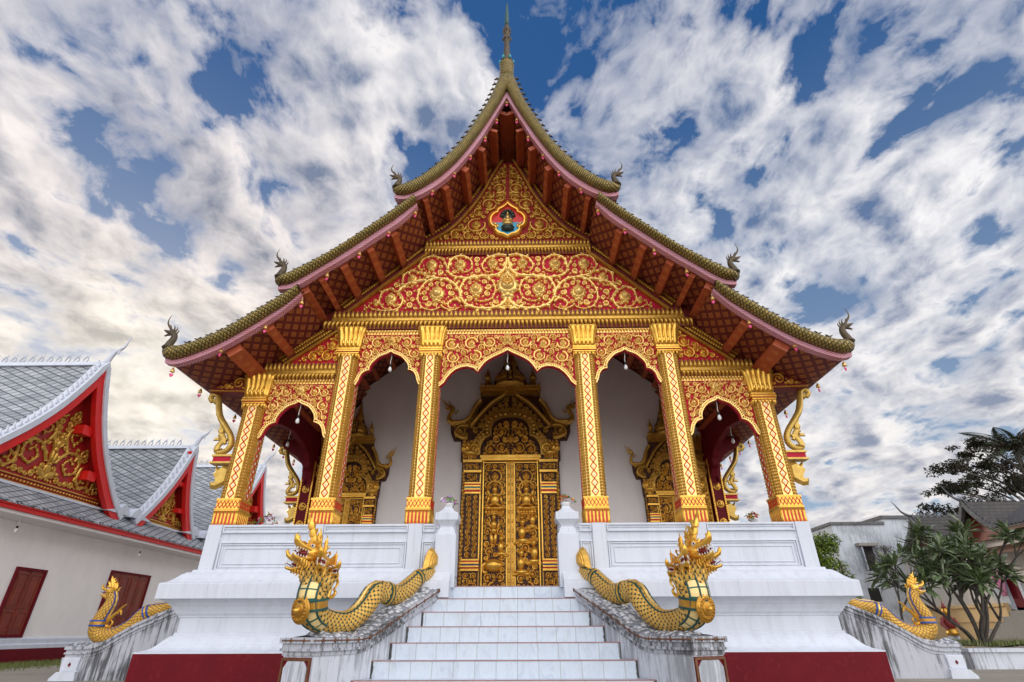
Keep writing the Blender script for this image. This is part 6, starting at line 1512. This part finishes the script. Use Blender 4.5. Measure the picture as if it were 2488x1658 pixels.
    mirror_fill(pm, T2, hp, [], .10*sc_, .03, .030*sc_, .04, int(yc*7), rbud=.9, grid=120, obst=ob)
    for sg in (1, -1): leaf(pm, lambda u, v, w: T2(sg*u, v, w), (.02, zb+.3*sc_), .9, .45*sc_, .06*sc_, .05, -.9); leaf(pm, lambda u, v, w: T2(sg*u, v, w), (.02, zb+.4*sc_), 1.3, .35*sc_, .05*sc_, .05, 1.0)
    figure(pm, T2, 0, zb+.75*sc_, .62*sc_, 0, 'stand')
    beads(pm, T2, [(-oy+.5*sc_, zb+.10*sc_), (oy-.5*sc_, zb+.10*sc_)], .10*sc_, .034*sc_, .04); band(pm, T2, [(-oy+.4*sc_, zb+.18*sc_), (oy-.4*sc_, zb+.18*sc_)], -.01, .015, 0, .03); band(pm, T2, [(-oy+.35*sc_, zb+.02), (oy-.35*sc_, zb+.02)], -.01, .015, 0, .03)
    hb(pm, 'scrollwork', 'gold_mid', r)
    for q in (.36, .66):
        o, z = pr[int(q*25)]
        for sg in (1,):
            bm = MB(); a, b = sorted((yc+sg*(o-.34), yc+sg*(o-.12))) ; box(bm, xw, X(z)-.04, yc+(o-.46 if sg > 0 else .14-o), yc+(o-.14 if sg > 0 else .46-o), z-.40*sc_, z-.16*sc_); hb(bm, 'purlin_end', 'bright_red', r)
    # white valley block between the gables
    for sg in (1, -1):
        vb_ = MB(); T3 = lambda u, v, w: (HX+.06+w, yc+sg*u, v)
        prism(vb_, [(hw-.75, 2.50), (hw+.30, 2.50), (hw+.22, 2.66), (hw+.02, 2.80), (hw-.22, 2.62)], T3, -.25, .26); hb(vb_, 'valley_block', 'plaster', r)
gable_unit(4.78, 6.07, 2.8, 'large near gable with a dancing gilt scroll pediment')
gable_unit(9.87, 5.26, 1.62, 'smaller middle gable')
gable_unit(15.25, 6.07, 2.9, 'large far gable glimpsed behind the temple column')
for y, lb in ((4.32, 'bulb hanging under the hall eave above the first window'), (8.85, 'bulb hanging under the hall eave above the wide shutters')):
    put(bulb0, ub, (HX+.33, y, F+1.84), 0, lb, 'bulbs under the hall eave')
# ================================================================== right side: planter, trees, town houses
def leafq(m, c, d, n, L, w, fold=.0):
    """one pointed leaf from c along d, facing n"""
    d = d.normalized(); s_ = d.cross(n)
    if s_.length < 1e-4: s_ = d.orthogonal()
    s_.normalize(); n = s_.cross(d)
    m.add([c, c+d*L*.35+s_*w, c+d*L*.75+s_*w*.8-n*L*.06, c+d*L-n*L*.16, c+d*L*.75-s_*w*.8-n*L*.06, c+d*L*.35-s_*w, c+d*L*.5+n*w*fold], [(0, 1, 2, 6), (6, 2, 3), (6, 3, 4), (0, 6, 4, 5)], None, 0, False)
def limb(m, pts, r0, r1, n=7):
    q = cr(pts, max(5, len(pts)*4)); k = len(q); sweep(m, q, [r0+(r1-r0)*i/(k-1) for i in range(k)], n)
pl = empty('planter', 'weathered low white planter wall under the frangipani tree', 'planter', (10.6, 3.9, 0))
m = MB(); box(m, 8.85, 17, 3.52, 3.80, -F, -.91); box(m, 8.85, 9.13, 3.80, 7.0, -F, -.91); box(m, 8.81, 17, 3.48, 3.84, -.95, -.885); m.build('wall', 'plaster_worn', pl, F, loc=(-10.6, -3.9, 0))
m = MB(); rng = random.Random(4); vs = []; nx, ny = 60, 24
for i in range(nx+1):
    for j in range(ny+1): x = 9.1+7.8*i/nx; y = 3.8+3.1*j/ny; vs.append((x, y, -.90+.10*mnoise.noise(Vector((x*1.3, y*1.3, 0)))+.06))
m.add(vs, [(i*(ny+1)+j, (i+1)*(ny+1)+j, (i+1)*(ny+1)+j+1, i*(ny+1)+j+1) for i in range(nx) for j in range(ny)], None, 0, True); m.build('soil', 'soil', pl, F, loc=(-10.6, -3.9, 0))
m = MB()
for i in range(2600):
    x = rng.uniform(8.9, 16); y = rng.uniform(3.82, 5.6); h = rng.uniform(.05, .16); a = rng.uniform(0, 6.28); z = -.86; b = rng.uniform(-.06, .06)
    m.add([(x, y, z), (x+.02*math.cos(a), y+.02*math.sin(a), z), (x+b, y+b*.5, z+h)], [(0, 1, 2)])
o = m.build('grass', 'grass', None, F); stru(o, 'stuff')
# frangipani: many bare stems from one base, long leaves clustered at the tips
fr = empty('frangipani_tree', 'many stemmed frangipani tree with long dark leaves in the planter at the right', 'tree', (9.85, 4.45, F-.85))
rng = random.Random(15); tr = MB(); lv = MB()
def grow(p, d, L, r, depth):
    if depth == 0 or L < .12:
        if rng.random() < .22: return
        k = rng.randint(7, 10)
        for i in range(k):
            a = i*2.4+rng.uniform(-.3, .3); t = d.orthogonal().normalized(); b = d.cross(t)
            e = (t*math.cos(a)+b*math.sin(a))*rng.uniform(.7, 1.2)+d*rng.uniform(.15, 1.0)+Vector((0, 0, rng.uniform(-.25, .2)))
            leafq(lv, p+d*rng.uniform(-.08, .04), e, Vector((rng.uniform(-.4, .4), rng.uniform(-.4, .4), 1)), rng.uniform(.26, .46), rng.uniform(.032, .050), .25)
        return
    q = p+d*L; mid = (p+q)/2+Vector((rng.uniform(-.06, .06), rng.uniform(-.06, .06), rng.uniform(-.02, .05)))*L
    limb(tr, [p, mid, q], r, r*.74, 6)
    for i in range(rng.choice((2, 2, 3)) if depth > 1 else 2):
        nd = (d+Vector((rng.uniform(-.9, .9), rng.uniform(-.9, .9), rng.uniform(-.15, .55)))*.85).normalized(); grow(q, nd, L*rng.uniform(.6, .9), r*.74, depth-1)
for dx, dy, L in ((-.95, -.1, .62), (-.62, .35, .72), (-.30, -.25, .80), (.06, .2, .88), (.30, -.2, .82), (.62, .25, .72), (.95, -.05, .62), (-.05, -.5, .6)):
    d = Vector((dx, dy, 1.0)).normalized(); grow(Vector((dx*.12, dy*.12, 0)), d, L, .038, 4)
tr.build('trunk', 'bark', fr); lv.build('crown', 'leaf_frangipani', fr)
def crown(m, c, rad, n, size, rng, squash=1.0, flat=False):
    for i in range(n):
        d = Vector((rng.gauss(0, 1), rng.gauss(0, 1), rng.gauss(0, 1))).normalized(); r = rng.uniform(.35, 1)**.5
        p = Vector(c)+Vector((d.x*rad*r, d.y*rad*r, d.z*rad*r*squash)); e = Vector((rng.uniform(-1, 1), rng.uniform(-1, 1), rng.uniform(-.6, .5)))
        leafq(m, p, e, Vector((rng.uniform(-.5, .5), rng.uniform(-.5, .5), 1)), size*rng.uniform(.7, 1.3), size*rng.uniform(.22, .34), .2)
# bright bush
bu = empty('bushy_tree', 'bright yellow green leafy tree beside the podium corner', 'tree', (10.85, 11.4, 0)); rng = random.Random(3); lv = MB(); tr = MB()
limb(tr, [(0, 0, 0), (.05, 0, 1.0), (0, .05, 2.0)], .10, .06); limb(tr, [(0, 0, 1.2), (-.3, .1, 2.2), (-.4, .1, 2.9)], .06, .03); limb(tr, [(0, 0, 1.4), (.35, -.1, 2.3), (.4, 0, 2.8)], .06, .03)
for i in range(60):
    a = rng.uniform(0, 6.28); z = rng.uniform(1.3, 3.5); rr = (.74-.30*abs(z-2.3))*rng.uniform(.4, 1); crown(lv, (rr*math.cos(a), rr*math.sin(a), z), rng.uniform(.18, .32), 110, .095, rng, .8)
tr.build('trunk', 'bark', bu); lv.build('crown', 'leaf_bush', bu)
# large dark tree in layers, with a coconut palm behind
bt = empty('broad_tree', 'large dark tree with layered branches above the far roofs at the right', 'tree', (31, 24, 0)); rng = random.Random(8); lv = MB(); l2 = MB(); tr = MB()
limb(tr, [(0, 0, 0), (.2, 0, 3), (-.1, .2, 6), (.1, 0, 9)], .35, .14)
spots = [(-6.0, 7.9), (-5.2, 7.2), (-5.9, 6.2), (-5.4, 9.0), (-4.8, 8.1), (-4.2, 6.9), (-4.4, 5.9), (-4.0, 9.4), (-3.4, 8.4), (-3.2, 7.4), (-2.9, 6.6), (-2.9, 10.2), (-2.4, 9.3), (-2.0, 8.3), (-1.6, 11.0), (-1.7, 7.3), (-1.2, 10.2), (-1.0, 9.2), (-.6, 8.2), (-.5, 6.9), (0, 10.9), (.3, 9.8), (.6, 8.6), (.9, 7.4), (1.4, 10.3), (1.8, 9.0), (2.0, 7.8), (2.6, 9.6), (-5.0, 5.4), (-3.5, 5.9), (3.2, 8.4), (.2, 6.2), (1.6, 6.6)]
for x, z in spots:
    y = rng.uniform(-1.6, 1.6); st_ = Vector((0, 0, z-1.6-.16*abs(x))); limb(tr, [st_, (x*.5, y*.5, z-.7), (x, y, z-.1)], .09, .03, 5)
    for k in range(9):
        c = (x+rng.gauss(0, .50), y+rng.gauss(0, .42), z+rng.gauss(0, .16)); crown(lv if rng.random() < .6 else l2, c, rng.uniform(.3, .58), 75, .165, rng, .45)
tr.build('trunk', 'bark', bt); lv.build('crown', 'leaf_dark', bt); l2.build('crown', 'leaf_red', bt)
cp = empty('coconut_palm', 'coconut palm fronds showing above the dark tree at the right', 'tree', (35.0, 28, 0)); m = MB(); tr = MB(); rng = random.Random(5)
limb(tr, [(0, 0, 0), (.3, 0, 4), (0, 0, 11.9)], .2, .12)
for i in range(17):
    a = i*.75; e0 = rng.uniform(.1, 1.1); L = rng.uniform(2.6, 3.4); pts = []
    for k in range(11):
        t = k/10; pts.append(Vector((math.cos(a)*L*t*math.cos(e0*(1-t)), math.sin(a)*L*t*math.cos(e0*(1-t)), 11.9+L*(math.sin(e0)*t-.55*t*t*(1.2-e0*.3)))))
    limb(tr, pts[::2], .035, .01, 5)
    for k in range(1, 90):
        t = k/90; f_ = t*10; j = min(9, int(f_)); p = pts[j].lerp(pts[j+1], f_-j); d = (pts[j+1]-pts[j]).normalized(); s_ = d.cross(Vector((0, 0, 1))).normalized(); ll = .75*math.sin(math.pi*min(1, t*.8+.2))
        for g in (1, -1): e = (s_*g+d*.6+Vector((0, 0, -.45))).normalized(); m.add([p, p+e*ll*.5+d*.022, p+e*ll+Vector((0, 0, -.1*ll)), p+e*ll*.5-d*.022], [(0, 1, 2, 3)])
tr.build('trunk', 'bark', cp); m.build('fronds', 'leaf_palm', cp)
# white town building
tb = empty('town_house', 'tall white building with stained parapet and one hooded shuttered window', 'building', (17, 18, 0))
def tw(m, name, mat, par=None): return m.build(name, mat, par or tb, F, loc=(-17, -18, 0) if par is None else (0, 0, 0))
m = MB(); box(m, 13.95, 16.22, 16, 24, -F, 3.48); box(m, 16.22, 24, 16, 24, -F, 3.72); tw(m, 'wall', 'plaster_town')
m = MB(); box(m, 13.88, 16.25, 15.93, 24, 3.48, 3.60); box(m, 16.17, 24.1, 15.93, 24, 3.72, 3.86); tw(m, 'parapet', 'roof_edge')
m = MB(); box(m, 14.90, 15.42, 15.97, 16.0, 1.62, 2.56); fw = tw(m, 'window', 'black')
m = MB(); box(m, 14.72, 15.58, 15.72, 16.0, 2.58, 2.70); tw(m, 'window_hood', 'concrete', fw)
for a, dx in ((14.90, -1), (15.42, 1)):
    m = MB(); T = lambda u, v, w: (a+dx*u*.35-w*dx, 15.98-u*.9, v); prism(m, [(0, 1.62), (.34, 1.62), (.34, 2.54), (0, 2.54)], T, 0, .03); ring_mould(m, T, .04, .30, 1.68, 2.06, .03, .045); ring_mould(m, T, .04, .30, 2.12, 2.48, .03, .045); tw(m, 'shutter', 'plaster_town', fw)
m = MB(); box(m, 17.0, 17.6, 15.97, 16.0, 2.3, 2.9); tw(m, 'window', 'black')
for a, b in ((14.7, 15.15), (16.2, 16.8)): m = MB(); box(m, a, b, 15.97, 16.0, .45, .95); tw(m, 'window', 'black')
# temple house with two dark roofed dormers facing left
HX2 = 16.0
th = empty('gabled_house', 'cream house with dark tiled roofs, two small gables and outside steps at the far right', 'building', (19, 12, 0))
def tg(m, name, mat, par=None): return m.build(name, mat, par or th, F, loc=(-19, -12, 0) if par is None else (0, 0, 0))
m = MB(); box(m, HX2+.5, HX2+9, 4.0, 16.0, -F, 2.35); tg(m, 'wall', 'plaster_cream')
m = MB(); box(m, HX2+.25, HX2+.5, 11.3, 16, -F, .1); box(m, HX2+.18, HX2+.5, 11.3, 16, .1, .20); box(m, HX2+.2, HX2+.5, 11.3, 16, -.35, -.28); tg(m, 'lower_wall', 'plaster_yellow')
for yc, za, hw in ((13.8, 3.40, 1.25), (11.0, 3.42, 1.25)):
    rt = MB(); pr = cr([(0, za), (.22, za-.36), (.55, za-.74), (.95, za-1.06), (hw, za-1.24)], 14)
    for sg in (1, -1):
        vs = []; uv = []; L = 0
        for i, (o, z) in enumerate(pr):
            if i: L += math.dist(pr[i], pr[i-1])
            vs += [(HX2-.05, yc+sg*o, z), (HX2+6, yc+sg*o, z)]; uv += [(0, -L), (6, -L)]
        rt.add(vs, [(2*i, 2*i+2, 2*i+3, 2*i+1) if sg < 0 else (2*i, 2*i+1, 2*i+3, 2*i+2) for i in range(13)], uv, 0, True)
    r = tg(rt, 'gable_roof', 'tile_brown')
    vm = MB()
    for sg in (1, -1): ringloft(vm, [[(HX2-.10, yc+sg*(o-.02), z-.12), (HX2-.10, yc+sg*o, z+.06), (HX2+.05, yc+sg*o, z+.06), (HX2+.05, yc+sg*(o-.02), z-.12)] for o, z in pr], 0, False)
    tg(vm, 'barge_board', 'roof_edge', r)
    gm = MB(); prism(gm, [(-o, z-.05) for o, z in pr[::-1]]+[(o, z-.05) for o, z in pr[1:]], lambda u, v, w: (HX2+.30+w, yc+u, v), -.0, .1); tg(gm, 'gable_wall', 'wood_red', r)
    fm = MB(); sweep(fm, [(HX2-.05+a, yc, za+b) for a, b in cr([(.2, .0), (-.1, .08), (-.3, .22), (-.42, .42), (-.55, .62)], 14)], [.07-.0045*i for i in range(14)], 6); tg(fm, 'finial', 'roof_edge', r)
    cm = MB()
    for i in range(18): flame(cm, [(-.05, 0), (-.06, .12), (0, .2), (.06, .12), (.05, 0)], lambda u, v, w: (HX2+.4+i*.28+u, yc+w, za+v), .03)
    tg(cm, 'ridge_crest', 'roof_edge', r)
    for sg in (-1,):
        cm = MB()
        for i in range(1, 13): o, z = pr[i]; flame(cm, [(-.03, 0), (-.05, .10), (0, .16), (.05, .10), (.03, 0)], lambda u, v, w: (HX2-.02+w, yc+sg*o+u, z+.05+v), .02)
        tg(cm, 'verge_crest', 'roof_edge', r)
m = MB(); tiled(m, (HX2-.35, 2.30), (HX2+3.2, 4.3), 4.0, 9.85); tg(m, 'main_roof', 'tile_brown')
m = MB(); box(m, HX2-.35, HX2+.5, 4.0, 9.85, 2.18, 2.26); tg(m, 'eave', 'timber')
m = MB(); prism(m, [(HX2-.5, 1.55), (HX2+.5, 1.85), (HX2+.5, 1.92), (HX2-.5, 1.62)], lambda u, v, w: (u, w, v), 8.0, 11.5); tg(m, 'awning', 'timber')
m = MB(); box(m, HX2+.44, HX2+.5, 10.70, 11.10, -.03, .9); dr = tg(m, 'door', 'maroon')
m = MB(); ring_mould(m, lambda u, v, w: (HX2+.5-w, u, v), 10.6, 11.2, -.05, 1.0, .10, .06); tg(m, 'door_frame', 'plaster', dr)
for y in (9.9, 11.45): m = MB(); box(m, HX2+.38, HX2+.5, y-.28, y+.28, .0, .95); tg(m, 'shutter', 'plaster_town')
m = MB()
for i in range(7): box(m, HX2-1.6+.3*i, HX2+.5, 8.6, 11.2, -F+.17*i, -F+.17*(i+1))
tg(m, 'outside_steps', 'concrete')
# small painted guardian figure, cloth by the door, bare shrub
gs = empty('guardian_statue', 'small red, white and gold guardian figure half hidden behind the right naga', 'statue', (11.85, 8.0, 0)); m = MB()
box(m, -.20, .20, -.18, .18, 0, .16, 1); box(m, -.15, .15, -.13, .13, .16, .22, 2)
for s_ in (-1, 1):
    sweep(m, [(s_*.09, -.02, .22), (s_*.085, 0, .42), (s_*.06, 0, .62)], [.055, .06, .075], 8, None, 1); sweep(m, [(s_*.15, 0, .93), (s_*.22, -.02, .78), (s_*.17, -.12, .66)], [.045, .038, .03], 8, None, 0)
lathe(m, [(.14, .52), (.15, .58), (.12, .68)], 12, (0, 0, 0), 0, 2); lathe(m, [(.12, .66), (.14, .80), (.155, .90), (.12, .97), (.05, 1.0)], 12, (0, 0, 0), 0, 0, sy=.75); lathe(m, [(.045, .98), (.075, 1.04), (.08, 1.10), (.06, 1.17), (.05, 1.19)], 12, (0, 0, 0), 0, 2); lathe(m, [(.065, 1.17), (.05, 1.22), (.02, 1.30), (.006, 1.36)], 10, (0, 0, 0), 0, 0)
m.build('figure', ['red_dark', 'plaster_town', 'gold_old'], gs)
cl = MB(); vs = []
for i in range(13):
    for j in range(9): vs.append((HX2+.28+.05*math.sin(i*1.5+j*.3), 10.95+.45*i/12-.012*j*(i-6)*.3, F+1.15-.75*j/8))
cl.add(vs, [(i*9+j, i*9+j+1, (i+1)*9+j+1, (i+1)*9+j) for i in range(12) for j in range(8)], None, 0, True); o = cl.build('door_cloth', 'petal_pink'); so_ = o.modifiers.new('thick', 'SOLIDIFY'); so_.thickness = .01; tag(o, 'pink cloth hanging beside the red doorway behind the frangipani', 'cloth')
bs = empty('bare_tree', 'leafless grey twiggy tree in front of the white town building', 'tree', (14.6, 14.2, 0)); tr = MB(); rng = random.Random(21)
def twig(p, d, L, r, k):
    q = p+d*L; limb(tr, [p, (p+q)/2+Vector((rng.uniform(-.05, .05), rng.uniform(-.05, .05), .02)), q], r, r*.7, 4)
    if k:
        for i in range(3): twig(q, (d+Vector((rng.uniform(-.8, .8), rng.uniform(-.8, .8), rng.uniform(0, .5)))).normalized(), L*.72, r*.62, k-1)
twig(Vector((0, 0, 0)), Vector((0, 0, 1)), 1.2, .07, 5); tr.build('trunk', 'bark', bs)
# ================================================================== ground
m = MB(); m.add([(-600, -300, 0), (600, -300, 0), (600, 1500, 0), (-600, 1500, 0)], [(0, 1, 2, 3)]); stru(m.build('ground', 'yard'))
m = MB(); rng = random.Random(77)
for i in range(9000):
    y = rng.uniform(2.2, 16); x = HX+.12+abs(rng.gauss(0, .75)); 
    if x > HX+2.6: continue
    h = rng.uniform(.03, .11); a = rng.uniform(0, 6.28); b = rng.uniform(-.06, .06)
    m.add([(x, y, 0), (x+.022*math.cos(a), y+.022*math.sin(a), 0), (x+b, y+b*.6, h)], [(0, 1, 2)])
stru(m.build('grass', 'grass'), 'stuff')
